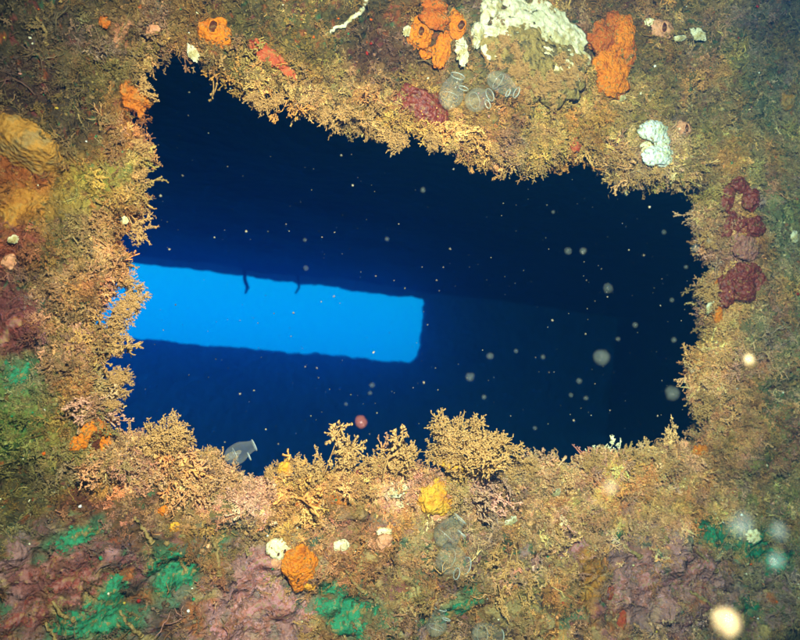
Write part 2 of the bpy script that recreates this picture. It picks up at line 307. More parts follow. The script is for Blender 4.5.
# ------------------------------------------------------------------ colours by place on the bulkhead
PAL = [  # px, py, crust colour, turf colour, turf density, bushiness(0 fine .. 1 bushy)
 (15, 15, (62, 52, 30), (104, 92, 50), .6, .2), (70, 30, (70, 56, 34), (116, 100, 52), .7, .2), (35, 75, (56, 34, 24), (96, 80, 44), .5, .2), (100, 70, (92, 76, 38), (146, 122, 62), .9, .4),
 (60, 100, (60, 46, 28), (120, 104, 54), .6, .3), (125, 130, (150, 96, 40), (176, 134, 66), .9, .5), (20, 185, (150, 76, 26), (150, 106, 50), .3, .3), (55, 200, (140, 110, 40), (146, 124, 54), .5, .3),
 (100, 190, (132, 122, 44), (160, 142, 64), .8, .4), (130, 215, (140, 110, 60), (178, 136, 70), .9, .6), (15, 240, (140, 70, 44), (140, 96, 56), .4, .4), (60, 250, (84, 76, 34), (140, 116, 54), .8, .6),
 (110, 250, (130, 92, 50), (186, 142, 74), 1, .8), (12, 315, (96, 44, 48), (128, 92, 56), .4, .5), (60, 310, (96, 76, 44), (168, 130, 70), 1, .9), (105, 330, (120, 90, 44), (190, 146, 74), 1, 1),
 (20, 370, (92, 110, 50), (130, 134, 64), .6, .5), (70, 380, (100, 86, 44), (176, 140, 72), 1, .9), (15, 430, (80, 104, 40), (130, 128, 54), .6, .4), (60, 440, (110, 96, 40), (160, 136, 62), .8, .6),
 (20, 490, (70, 58, 28), (120, 106, 50), .5, .4), (40, 520, (60, 66, 40), (116, 106, 54), .4, .4), (80, 500, (90, 44, 26), (128, 98, 50), .4, .5), (110, 475, (120, 88, 44), (196, 150, 80), 1, 1),
 (110, 560, (96, 60, 52), (120, 100, 60), .2, .3), (30, 600, (92, 54, 48), (110, 84, 50), .3, .3), (100, 620, (60, 80, 50), (120, 104, 60), .3, .3), (150, 510, (90, 60, 26), (150, 112, 56), .7, .7),
 (160, 540, (110, 70, 30), (140, 108, 56), .5, .5), (150, 590, (90, 70, 60), (130, 106, 64), .3, .4), (180, 470, (130, 96, 48), (206, 158, 82), 1, 1), (240, 490, (120, 100, 50), (206, 160, 84), 1, 1),
 (230, 540, (90, 84, 44), (160, 128, 66), .7, .7), (240, 600, (150, 100, 90), (160, 120, 70), .25, .4), (300, 500, (150, 110, 50), (214, 160, 76), 1, .9), (350, 520, (130, 96, 46), (200, 150, 76), 1, .8),
 (340, 560, (130, 80, 36), (180, 128, 66), .8, .6), (380, 600, (120, 84, 50), (160, 124, 70), .6, .5), (400, 490, (170, 130, 60), (226, 172, 88), 1, 1), (440, 540, (130, 110, 64), (190, 156, 88), .8, .7),
 (430, 600, (130, 80, 44), (170, 130, 70), .6, .5), (500, 510, (140, 112, 60), (214, 170, 96), 1, 1), (520, 570, (120, 90, 44), (200, 162, 90), .8, .9), (470, 620, (110, 80, 44), (170, 136, 76), .6, .5),
 (560, 550, (140, 90, 44), (190, 150, 80), .7, .6), (570, 610, (150, 100, 46), (180, 136, 70), .6, .4), (560, 490, (150, 116, 60), (222, 174, 98), 1, 1), (620, 500, (160, 116, 56), (222, 170, 92), 1, 1),
 (650, 560, (150, 100, 84), (180, 144, 84), .5, .6), (620, 600, (150, 96, 76), (180, 140, 80), .4, .4), (700, 500, (150, 116, 56), (212, 164, 90), 1, .8), (700, 600, (140, 100, 90), (170, 136, 84), .35, .4),
 (760, 480, (120, 110, 54), (172, 146, 80), .9, .6), (760, 560, (80, 110, 64), (156, 140, 80), .5, .4), (780, 610, (100, 96, 60), (150, 130, 76), .6, .4), (740, 430, (150, 110, 54), (210, 158, 84), 1, .8),
 (720, 380, (150, 110, 54), (212, 162, 86), 1, .8), (780, 400, (110, 104, 60), (160, 136, 82), .9, .4), (770, 330, (110, 100, 60), (160, 136, 80), .9, .4), (720, 320, (140, 100, 48), (196, 152, 78), 1, .8),
 (730, 240, (140, 90, 54), (180, 140, 74), .8, .7), (785, 230, (104, 104, 62), (150, 136, 78), .9, .3), (760, 170, (110, 100, 56), (164, 140, 74), .9, .5), (690, 160, (120, 100, 44), (182, 150, 74), 1, .8),
 (640, 140, (130, 106, 44), (184, 150, 74), 1, .8), (700, 90, (104, 90, 46), (166, 138, 70), .9, .6), (770, 90, (90, 92, 60), (140, 128, 74), .9, .3), (660, 70, (96, 80, 40), (164, 134, 64), .9, .7),
 (700, 30, (96, 82, 40), (160, 132, 62), .8, .3), (780, 20, (70, 70, 50), (120, 110, 66), .8, .2), (640, 10, (96, 70, 30), (150, 116, 56), .8, .3), (560, 130, (130, 100, 44), (190, 150, 70), 1, .9),
 (520, 110, (80, 70, 40), (176, 144, 72), .8, .9), (470, 130, (150, 110, 50), (190, 146, 66), 1, .7), (420, 130, (150, 100, 40), (190, 144, 62), 1, .7), (380, 60, (80, 50, 26), (120, 92, 46), .5, .3),
 (340, 50, (84, 66, 30), (128, 106, 50), .7, .3), (360, 90, (140, 104, 56), (180, 144, 74), .9, .6), (310, 90, (140, 108, 52), (186, 148, 72), 1, .6), (270, 85, (130, 104, 46), (180, 146, 68), 1, .6),
 (250, 30, (80, 68, 32), (130, 110, 52), .8, .3), (310, 20, (86, 74, 34), (136, 116, 54), .7, .3), (200, 20, (96, 70, 30), (150, 120, 58), .9, .3), (180, 45, (120, 88, 40), (170, 134, 62), 1, .4),
 (150, 20, (90, 66, 30), (140, 112, 52), .8, .3), (400, 20, (84, 60, 30), (128, 100, 50), .5, .3), (490, 60, (100, 86, 46), (150, 124, 66), .4, .5), (350, 5, (80, 66, 34), (130, 110, 56), .7, .2),
]
PALa = np.array([[p[0], p[1], *lin(p[2]), *lin(p[3]), p[4], p[5]] for p in PAL])
def palette(px, py, P, soft=0.18):
    wx = px + 26 * fbm(P * 22, 3, 41); wy = py + 26 * fbm(P * 22 + 9, 3, 45)
    acc = np.zeros((len(px), 8)); ws = np.zeros(len(px))
    for q in PALa:
        d2 = (wx - q[0]) ** 2 + (wy - q[1]) ** 2
        k = 1 / (d2 + 60) ** 2.2
        acc += k[:, None] * q[2:]; ws += k
    return acc / ws[:, None]
inb = (Npx > -260) & (Npx < 1060) & (Npy > -260) & (Npy < 900) & (Nd > -0.2) & (Nd < 0.45)
colw = np.tile(lin((84, 74, 42)), (len(NV), 1))
pw = palette(Npx[inb], Npy[inb], NV[inb])
sp = fbm(NV[inb] * 60, 3, 71)[:, None]
cw = pw[:, :3] * (1 + 0.5 * sp)
spots = vnoise(NV[inb] * 75, 77)                # small stains of other colours
for th, sd, cc in ((0.62, 77, (150, 70, 24)), (0.66, 78, (40, 96, 60)), (0.66, 79, (110, 40, 40)), (0.6, 83, (40, 32, 22))):
    k = (vnoise(NV[inb] * 110 + sd, sd) + .5 * vnoise(NV[inb] * 230 + sd, sd)) > th + .12
    cw[k] = 0.4 * cw[k] + 0.6 * lin(cc)
low = np.clip((Npy[inb] - 500) / 50, 0, 1)
for sd, cc in ((201, (128, 74, 72)), (202, (48, 100, 66)), (203, (150, 84, 34)), (204, (150, 108, 104)), (205, (60, 46, 28)), (206, (164, 138, 84))):
    k = np.clip((fbm(NV[inb] * 42 + sd, 4, sd) - .16) * 9, 0, .8) * low
    cw = cw * (1 - k[:, None]) + k[:, None] * lin(cc)
colw[inb] = np.clip(cw, 0.004, 0.8)
wreck = empty('bulkhead', (0, 0, 0))
tag(wreck, 'encrusted near bulkhead whose large rectangular opening frames the blue water', 'wall')
PLATE = mesh_obj('plate', NV, NF, MAT['wall'], wreck, colw)

# ------------------------------------------------------------------ the compartment behind and the far bulkhead
YF = 3.5
pt = on_y(424, 300, YF); ptl = on_y(140, 262, YF); pb = on_y(420, 365, YF); pbl = on_y(130, 337, YF)
z_top = (pt[2] + ptl[2]) / 2; z_bot = (pb[2] + pbl[2]) / 2; x_r = (pt[0] + pb[0]) / 2; x_l = on_y(40, 300, YF)[0]
def far_amp(P): return fbm(P * 5, 3, 5) * 0.012 + fbm(P * 25, 3, 8) * 0.010
slot = np.array([(x_l, z_top), (x_r - .02, z_top), (x_r, z_top - .03), (x_r, z_bot + .05), (x_r - .05, z_bot), (x_l, z_bot)])
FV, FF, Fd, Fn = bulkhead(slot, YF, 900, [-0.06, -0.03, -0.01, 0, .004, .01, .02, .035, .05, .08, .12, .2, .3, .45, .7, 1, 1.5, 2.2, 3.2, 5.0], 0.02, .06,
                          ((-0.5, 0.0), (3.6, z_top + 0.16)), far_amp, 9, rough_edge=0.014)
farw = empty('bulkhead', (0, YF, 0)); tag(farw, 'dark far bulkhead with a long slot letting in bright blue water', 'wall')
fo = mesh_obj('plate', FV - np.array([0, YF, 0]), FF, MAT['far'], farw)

def rough_sheet(name, x0, x1, y0, y1, z, n, m, amp, seed, mat, up=1, parent=None, rise=0.0):
    X, Yy = np.meshgrid(np.linspace(x0, x1, n), np.linspace(y0, y1, m), indexing='ij')
    P = np.c_[X.ravel(), Yy.ravel(), np.full(X.size, z)]
    P[:, 2] += up * amp * fbm(P * 4, 4, seed) + rise * (y1 - P[:, 1]) / (y1 - y0)
    idx = np.arange(n * m).reshape(n, m)
    Fq = np.stack([idx[:-1, :-1], idx[1:, :-1], idx[1:, 1:], idx[:-1, 1:]], -1).reshape(-1, 4)
    o = mesh_obj(name, P, Fq, mat, parent); return o
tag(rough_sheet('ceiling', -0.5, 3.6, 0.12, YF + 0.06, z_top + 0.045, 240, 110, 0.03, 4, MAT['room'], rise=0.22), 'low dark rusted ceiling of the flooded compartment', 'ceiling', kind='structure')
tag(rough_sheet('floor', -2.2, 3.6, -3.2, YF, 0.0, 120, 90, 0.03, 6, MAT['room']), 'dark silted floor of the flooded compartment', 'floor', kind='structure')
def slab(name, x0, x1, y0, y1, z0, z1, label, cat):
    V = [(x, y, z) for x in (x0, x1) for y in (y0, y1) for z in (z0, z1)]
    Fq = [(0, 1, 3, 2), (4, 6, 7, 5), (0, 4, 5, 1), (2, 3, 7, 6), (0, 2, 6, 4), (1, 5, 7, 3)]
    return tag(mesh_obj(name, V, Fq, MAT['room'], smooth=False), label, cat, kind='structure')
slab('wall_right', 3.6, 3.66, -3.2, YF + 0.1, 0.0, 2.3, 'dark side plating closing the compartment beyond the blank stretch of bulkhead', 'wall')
slab('light_block_left', -1.66, -1.6, -3.2, -0.05, 0.0, 2.3, 'unseen dark side plating added beside the diver to block light', 'wall')  # out of view, added to keep ambient blue light off the bulkhead
slab('light_block_rear', -1.6, 3.6, -3.26, -3.2, 0.0, 1.85, 'unseen dark plating added behind the diver to block light, with an open gap above for fill', 'wall')  # unseen light blocker behind the lens; its gap lets in some fill
slab('light_block_top', -1.6, 3.6, -3.2, 0.3, 2.25, 2.31, 'unseen dark deck plating added above the diver to block light', 'ceiling')  # unseen, added to shut out light from overhead

# hanging strands in the slot
def tube_geo(path, radii, sides=6, cap=True):
    path = [np.asarray(p, float) for p in path]; V = []; Fq = []
    ref = np.array([0.3, 0.5, 0.81])
    for i, p in enumerate(path):
        t = path[min(i + 1, len(path) - 1)] - path[max(i - 1, 0)]; t = t / (np.linalg.norm(t) + 1e-9)
        a = np.cross(t, ref); a /= np.linalg.norm(a) + 1e-9; b = np.cross(t, a)
        for k in range(sides):
            th = 2 * math.pi * k / sides; V.append(p + radii[i] * (math.cos(th) * a + math.sin(th) * b))
    for i in range(len(path) - 1):
        for k in range(sides):
            k2 = (k + 1) % sides; Fq.append((i * sides + k, i * sides + k2, (i + 1) * sides + k2, (i + 1) * sides + k))
    if cap:
        Fq.append(tuple(range(sides))[::-1]); Fq.append(tuple((len(path) - 1) * sides + k for k in range(sides)))
    return V, Fq
for (pxs, lab) in (([(244, 271), (246, 280), (248, 287), (246, 294)], 'thick dark strand hanging from the top of the far slot'),
                   ([(297, 281), (298, 287), (297, 292)], 'short thin dark strand hanging from the top of the far slot')):
    path = [on_y(a, b - 5 * (i == 0), YF - 0.02) for i, (a, b) in enumerate(pxs)]
    path = [p + rng.normal(0, .006, 3) for p in path]
    s = tube_geo(path, [0.012 if len(pxs) > 3 else .008] * (len(path) - 1) + [0.006], 6)
    tag(mesh_obj('hanging_strand', *s, MAT['room']), lab, 'strand')

# ------------------------------------------------------------------ hydroid sprigs
def lump_geo(c, r, rnd):
    t = (1 + 5 ** .5) / 2
    vs = [(-1, t, 0), (1, t, 0), (-1, -t, 0), (1, -t, 0), (0, -1, t), (0, 1, t), (0, -1, -t), (0, 1, -t), (t, 0, -1), (t, 0, 1), (-t, 0, -1), (-t, 0, 1)]
    fs = [(0, 11, 5), (0, 5, 1), (0, 1, 7), (0, 7, 10), (0, 10, 11), (1, 5, 9), (5, 11, 4), (11, 10, 2), (10, 7, 6), (7, 1, 8), (3, 9, 4), (3, 4, 2), (3, 2, 6), (3, 6, 8), (3, 8, 9), (4, 9, 5), (2, 4, 11), (6, 2, 10), (8, 6, 7), (9, 8, 1)]
    sc = np.array([rnd.uniform(.6, 1.3) for _ in range(3)])
    V = [np.asarray(c) + r * sc * np.array(p) / 1.9 * rnd.uniform(.65, 1.35) for p in vs]
    return V, fs
def sprig_geo(seed, levels=3, kids=(2, 4), spread=0.7, r0=0.045, len0=0.42, lump=0.05, wig=0.25, sides=4, shrink=0.68, flat=1.0):
    rnd = random.Random(seed); V = []; Fq = []
    def add(g):
        o = len(V); V.extend(g[0]); Fq.extend([tuple(i + o for i in f) for f in g[1]])
    def grow(p, d, L, r, lev):
        path = [p]; q = p; dd = d
        for i in range(3):
            dd = dd + np.array([rnd.gauss(0, wig), rnd.gauss(0, wig) * flat, rnd.gauss(0, wig) * .6]); dd /= np.linalg.norm(dd)
            q = q + dd * L / 3; path.append(q)
        add(tube_geo(path, [r * rnd.uniform(.8, 1.3), r * rnd.uniform(.7, 1.3), r * rnd.uniform(.6, 1.2), r * .7], sides, True))
        if lump:
            for pp in path[1:]:
                if rnd.random() < .75: add(lump_geo(pp + np.array([rnd.gauss(0, r) for _ in range(3)]), lump * rnd.uniform(.5, 1.3), rnd))
        if lev > 0:
            for k in range(rnd.randint(*kids)):
                at = path[rnd.choice((2, 3, 3, 1))]
                nd = dd + np.array([rnd.gauss(0, spread), rnd.gauss(0, spread) * flat, rnd.gauss(0, spread * .6)]); nd /= np.linalg.norm(nd)
                grow(at, nd, L * shrink * rnd.uniform(.7, 1.2), r * .72, lev - 1)
        elif lump:
            add(lump_geo(q, lump * rnd.uniform(.6, 1.4), rnd))
    grow(np.zeros(3), np.array([0, 0, 1.0]), len0, r0, levels)
    return V, Fq
def feather_geo(seed, stems=5, r=.016, side=8, polyp=3, spread=.75, lump=0.0):
    """hydroid: several stems, each with side branchlets that carry short polyps"""
    rnd = random.Random(seed); V = []; Fq = []
    def add(path, r0, r1):
        g = tube_geo(path, [r0 + (r1 - r0) * i / (len(path) - 1) for i in range(len(path))], 3, True)
        o = len(V); V.extend(g[0]); Fq.extend([tuple(i + o for i in f) for f in g[1]])
    def g3(sd): return np.array([rnd.gauss(0, sd) for _ in range(3)])
    def unit(a): return a / (np.linalg.norm(a) + 1e-9)
    for k in range(stems):
        d = unit(np.array([rnd.gauss(0, spread), rnd.gauss(0, spread), 1.0])); L = rnd.uniform(.6, 1.1); p = g3(.08) * np.array([1, 1, 0]); path = [p]
        n = 5
        for i in range(n):
            d = unit(d + g3(.28)); p = p + d * L / n; path.append(p)
        add(path, r * 1.3, r * .8)
        for j in range(side):
            f = rnd.uniform(.25, 1.0) * n; i = min(int(f), n - 1); q = path[i] + (path[i + 1] - path[i]) * (f - i)
            e = unit(unit(path[i + 1] - path[i]) * .7 + g3(.7)); l = rnd.uniform(.12, .3)
            e2 = unit(e + g3(.4)); m = q + e * l * .55; t = m + e2 * l * .45; add([q, m, t], r, r * .9)
            if lump:
                for qq in (m, t):
                    g = lump_geo(qq + g3(r), lump * rnd.uniform(.4, 1.3), rnd); o = len(V); V.extend(g[0]); Fq.extend([tuple(i_ + o for i_ in f_) for f_ in g[1]])
            for _ in range(polyp):
                b = q + (t - q) * rnd.uniform(.3, 1); add([b, b + unit(e + g3(.9)) * rnd.uniform(.04, .10)], r * 1.0, r * 1.3)
    return V, Fq
def clump_geo(seed):
    bm = bmesh.new(); bmesh.ops.create_icosphere(bm, subdivisions=2, radius=0.5)
    V = np.array([vv.co[:] for vv in bm.verts]); Fq = [tuple(x.index for x in f.verts) for f in bm.faces]; bm.free()
    d = 1 + 0.45 * fbm(V * 3 + seed * 7.7, 2, seed) + 0.35 * vnoise(V * 7 + seed, seed)
    V = V * d[:, None] * np.random.default_rng(seed).uniform(.7, 1.3, (len(V), 1)); V[:, 2] *= 0.7
    return V, Fq
def protos(cname, geos, mat):
    col = bpy.data.collections.new(cname)
    for i, g in enumerate(geos):
        me = bpy.data.meshes.new('sprig'); me.from_pydata([tuple(map(float, p)) for p in g[0]], [], g[1]); me.materials.append(mat)
        me.polygons.foreach_set('use_smooth', [True] * len(me.polygons))
        o = bpy.data.objects.new('%s_%02d' % (cname, i), me); col.objects.link(o)
    return col
BUSH = [feather_geo(100 + i, 5 + i % 3, .015 + .003 * (i % 3), 11, 4) for i in range(6)] + [sprig_geo(100 + i, 4, (2, 3), .8, .034, .30, .030, .32, 4, .74) for i in range(3)] + [feather_geo(120 + i, 9, .034, 4, 2, 1.0) for i in range(2)]
FINE = [sprig_geo(200 + i, 2, (2, 4), .7, .018, .5, .0, .3, 3) for i in range(5)] + [sprig_geo(230 + i, 2, (3, 5), .9, .022, .4, .03, .35, 3) for i in range(3)]
CLUMP = [clump_geo(i) for i in range(6)]
THREAD = [sprig_geo(300 + i, 1, (0, 2), .6, .022, .7, .0, .5, 4) for i in range(5)]
col_b = protos('bushy_sprig', BUSH, MAT['turf']); col_f = protos('fine_sprig', FINE, MAT['turf']); col_t = protos('thread', THREAD, MAT['turf']); col_c = protos('silt_clump', CLUMP, MAT['turf'])

def gn_group(col, name):
    g = bpy.data.node_groups.new(name, 'GeometryNodeTree')
    g.interface.new_socket('Geometry', in_out='INPUT', socket_type='NodeSocketGeometry'); g.interface.new_socket('Geometry', in_out='OUTPUT', socket_type='NodeSocketGeometry')
    gi = g.nodes.new('NodeGroupInput'); go = g.nodes.new('NodeGroupOutput')
    ci = g.nodes.new('GeometryNodeCollectionInfo'); ci.inputs['Collection'].default_value = col; ci.inputs['Separate Children'].default_value = True; ci.inputs['Reset Children'].default_value = True
    ip = g.nodes.new('GeometryNodeInstanceOnPoints'); ip.inputs['Pick Instance'].default_value = True
    def att(nm, ty):
        a = g.nodes.new('GeometryNodeInputNamedAttribute'); a.data_type = ty; a.inputs['Name'].default_value = nm; return a.outputs['Attribute']
    g.links.new(gi.outputs[0], ip.inputs['Points']); g.links.new(ci.outputs[0], ip.inputs['Instance'])
    g.links.new(att('pick', 'INT'), ip.inputs['Instance Index'])
    er = g.nodes.new('FunctionNodeEulerToRotation'); g.links.new(att('rot', 'FLOAT_VECTOR'), er.inputs[0]); g.links.new(er.outputs[0], ip.inputs['Rotation'])
    g.links.new(att('size', 'FLOAT_VECTOR'), ip.inputs['Scale']); g.links.new(ip.outputs[0], go.inputs[0])
    return g
def scatter(name, P, Nrm, size, tint, col, nproto, label, cat, tilt=0.5):
    n = len(P); me = bpy.data.meshes.new(name); me.from_pydata(P.tolist(), [], [])
    dirs = Nrm + rng.normal(0, tilt, (n, 3)); dirs /= np.linalg.norm(dirs, axis=1, keepdims=True)
    rot = np.zeros((n, 3)); sp_ = rng.uniform(0, 2 * math.pi, n)
    for i in range(n):
        q = Vector(dirs[i]).to_track_quat('Z', 'Y') @ Matrix.Rotation(sp_[i], 3, 'Z').to_quaternion()
        rot[i] = q.to_euler()
    me.attributes.new('rot', 'FLOAT_VECTOR', 'POINT').data.foreach_set('vector', rot.ravel())
    me.attributes.new('size', 'FLOAT_VECTOR', 'POINT').data.foreach_set('vector', size.ravel())
    me.attributes.new('tint', 'FLOAT_VECTOR', 'POINT').data.foreach_set('vector', np.clip(tint, 0, 1).ravel())
    me.attributes.new('pick', 'INT', 'POINT').data.foreach_set('value', rng.integers(0, nproto, n).astype(np.int32))
    o = bpy.data.objects.new(name, me); C.objects.link(o)
    md = o.modifiers.new('scatter', 'NODES'); md.node_group = gn_group(col, name)
    return tag(o, label, cat, kind='stuff')

# patches kept free of turf: (px, py, rx, ry)
CLEAR = []
# ------------------------------------------------------------------ crusts that follow the bulkhead
CRUSTS = []
def crust(name, px, py, rx, ry, mat, label, cat, group=None, ang=0.0, seed=0, thick=0.0035, ragged=0.35, grow=1.32, clear=.72, flat=.5):
    rx *= grow; ry *= grow; CRUSTS.append((px, py, rx, ry, -ang, mat.name))
    c = seat(px, py); s = pxm(c); nr, na = 34, 120
    V = []; ed = []; ca, sa = math.cos(ang), math.sin(ang)
    th = np.linspace(0, 2 * math.pi, na, endpoint=False)
    rad = 1 + ragged * fbm(np.c_[np.cos(th) * 1.6 + seed * 3.1, np.sin(th) * 1.6, np.full(na, seed * 1.7)], 3, seed) * 1.4
    ctr = on_y(px, py)
    for i in range(nr + 1):
        f = (i + .001) / nr
        X = np.cos(th) * rad * f * rx * s * 1.05; Z = np.sin(th) * rad * f * ry * s
        x = c[0] + ca * X - sa * Z; z = c[2] + sa * X + ca * Z
        y0 = hgt(x, z); ysm = hgt(x, z, HMs)
        rag = fbm(np.c_[x, x * 0, z] * 55, 4, seed + 9)
        rg2 = vnoise(np.c_[x, x * 0, z] * 38, seed + 19)
        prof = thick * (1 - f ** 3) - 0.004 * f ** 6 + (0.006 * rag + .004 * rg2) * (.55 + .45 * f)
        bump = 0.0022 * fbm(np.c_[x, x * 0, z] * 90, 3, seed + 5)
        y = (1 - flat) * y0 + flat * ysm - .0018 - .5 * prof - bump * (1 - f ** 3)
        V.append(np.c_[x, y, z]); ed.extend([f] * na)
    V = np.array(V); idx = np.arange((nr + 1) * na).reshape(nr + 1, na); a, b = idx[:-1], idx[1:]
    Fq = np.stack([a, b, np.roll(b, -1, 1), np.roll(a, -1, 1)], -1).reshape(-1, 4)
    o = mesh_obj(name, V.reshape(-1, 3) - c, Fq, mat); o.location = c
    o.data.attributes.new('edge', 'FLOAT', 'POINT').data.foreach_set('value', ed)
    CLEAR.append((px, py, rx * clear, ry * clear, -ang))
    return tag(o, label, cat, group)

PINKG, GRNG = 'pink crusts on the wall below the opening', 'green crusts on the wall below the opening'
crust('coralline_crust', 62, 580, 42, 36, MAT['mauve'], 'large dull maroon crust on the wall surrounded by green crusts', 'crust', PINKG, .2, 1)
crust('coralline_crust', 20, 615, 26, 24, MAT['mauve'], 'small maroon crust beside the large dull maroon crust', 'crust', PINKG, .2, 2)
crust('coralline_crust', 255, 605, 56, 42, MAT['pink'], 'big rosy pink crust below the smooth orange sponge', 'crust', PINKG, .1, 3, ragged=.45)
crust('coralline_crust', 255, 562, 24, 17, MAT['pink'], 'small rosy pink crust touching the yellow mottled sponge', 'crust', PINKG, .2, 13, ragged=.45)
crust('coralline_crust', 640, 585, 46, 42, MAT['pink'], 'big rosy pink crust under the silted turf beside the small red sponge', 'crust', PINKG, -.3, 4, ragged=.5)
crust('coralline_crust', 690, 568, 34, 30, MAT['pink'], 'rosy pink crust next to the broad green crust', 'crust', PINKG, -.4, 5, ragged=.5)
crust('coralline_crust', 575, 545, 14, 12, MAT['pink'], 'tiny rosy pink crust beside the branching bryozoan', 'crust', PINKG, -.4, 6, ragged=.5)
crust('coralline_crust', 10, 325, 16, 26, MAT['mauve'], 'tall maroon crust beside the opening, above green weed', 'crust', None, .0, 7)
crust('green_crust', 95, 620, 34, 22, MAT['green'], 'wide bright green crust below the large dull maroon crust', 'crust', GRNG, .2, 8, ragged=.5, grow=1.12)
crust('green_crust', 113, 590, 16, 26, MAT['green'], 'narrow bright green crust along the maroon crust edge', 'crust', GRNG, -.3, 9, ragged=.5, grow=1.12)
crust('green_crust', 172, 574, 32, 24, MAT['green'], 'rounded bright green crust between maroon and rosy crusts', 'crust', GRNG, .2, 10, ragged=.45, grow=1.12)
crust('green_crust', 345, 612, 44, 26, MAT['green'], 'broad bright green crust below the smooth orange sponge', 'crust', GRNG, -.3, 11, ragged=.5, grow=1.12)
crust('green_crust', 328, 586, 11, 10, MAT['green'], 'small bright green crust touching the smooth orange sponge', 'crust', GRNG, 0, 12, ragged=.2, grow=1.12)
crust('green_crust', 75, 535, 26, 12, MAT['green'], 'dull green streak above the large maroon crust', 'crust', GRNG, .4, 14, ragged=.5, grow=1.12)
crust('green_crust', 455, 608, 24, 12, MAT['green'], 'broken green crust under the clear sea squirts', 'crust', GRNG, .6, 15, ragged=.7, grow=1.12)
crust('green_crust', 712, 532, 28, 17, MAT['green'], 'broad green crust below the tan turf bank', 'crust', GRNG, -.4, 16, ragged=.5, grow=1.12)
crust('green_crust', 752, 548, 30, 15, MAT['green'], 'green crust streaked with silt next to the pale blue drifting discs', 'crust', GRNG, -.2, 17, ragged=.6, grow=1.12)
crust('green_crust', 780, 562, 20, 14, MAT['green'], 'small teal crust beside the silt streaked green crust', 'crust', GRNG, .1, 18, ragged=.5, grow=1.12)
crust('green_crust', 616, 535, 8, 7, MAT['green'], 'tiny green crust above the big rosy pink crust', 'crust', GRNG, .1, 19, ragged=.5, grow=1.12)
crust('green_crust', 748, 605, 14, 8, MAT['green'], 'small green crust near the round cream drifting disc', 'crust', GRNG, .1, 20, ragged=.6, grow=1.12)
crust('green_crust', 20, 375, 16, 14, MAT['green'], 'dull green crust beside the opening, below the tall maroon crust', 'crust', None, .1, 21, ragged=.7, grow=1.12)
crust('sponge_crust', 132, 102, 13, 20, MAT['crust_orange'], 'rough orange crust on the tall side edge of the opening', 'sponge', None, .2, 22, ragged=.5, clear=1.05, thick=.007)
crust('sponge_crust', 122, 38, 10, 12, MAT['crust_salmon'], 'dull salmon crust above the rough orange crust', 'sponge', None, .2, 23, ragged=.4)
crust('sponge_crust', 148, 445, 14, 7, MAT['crust_red'], 'bright red crust on the turf at the opening sill', 'sponge', None, .0, 24, ragged=.5)
crust('sponge_crust', 310, 500, 30, 12, MAT['crust_orange'], 'thin orange crust showing through the silted turf bank', 'sponge', None, .0, 25, ragged=.8, thick=.002)
crust('sponge_crust', 590, 580, 16, 34, MAT['crust_amber'], 'amber streak of crust beside the branching bryozoan', 'sponge', None, .1, 26, ragged=.6, thick=.002)
crust('sponge_crust', 20, 205, 26, 22, MAT['crust_amber'], 'amber crust below the big olive orange sponge', 'sponge', None, .2, 27, ragged=.6, thick=.003)

# ------------------------------------------------------------------ blobs: sponges, ascidians, shells
def blob_geo(rx, ry, rz, seed, amp=.18, fr=2.0, sub=4, fine=.09):
    bm = bmesh.new(); bmesh.ops.create_icosphere(bm, subdivisions=sub, radius=1)
    V = np.array([vv.co[:] for vv in bm.verts]); Fq = [tuple(x.index for x in f.verts) for f in bm.faces]; bm.free()
    d = 1 + amp * fbm(V * fr + seed * 5.3, 2, seed) * 1.6 + fine * fbm(V * 6 + seed, 4, seed + 3) * 1.6
    return V * d[:, None] * np.array([rx, ry, rz]), Fq
def roll(deg):  # rotation about the bulkhead's normal axis (y), as seen by the camera clockwise
    a = math.radians(deg); return np.array([[math.cos(a), 0, math.sin(a)], [0, 1, 0], [-math.sin(a), 0, math.cos(a)]])
def ring_geo(R, r, seed=0, n=22, m=8, wob=.08):
    rr = random.Random(seed); V = []; Fq = []; ph = rr.uniform(0, 6)
    for i in range(n):
        a = 2 * math.pi * i / n; q = R * (1 + wob * math.sin(2 * a + ph))
        for j in range(m):
            b = 2 * math.pi * j / m
            V.append(((q + r * math.cos(b)) * math.cos(a), r * math.sin(b), (q + r * math.cos(b)) * math.sin(a)))
    for i in range(n):
        for j in range(m):
            Fq.append((i * m + j, i * m + (j + 1) % m, ((i + 1) % n) * m + (j + 1) % m, ((i + 1) % n) * m + j))
    return V, Fq
BLOBP = []; BLOBN = []
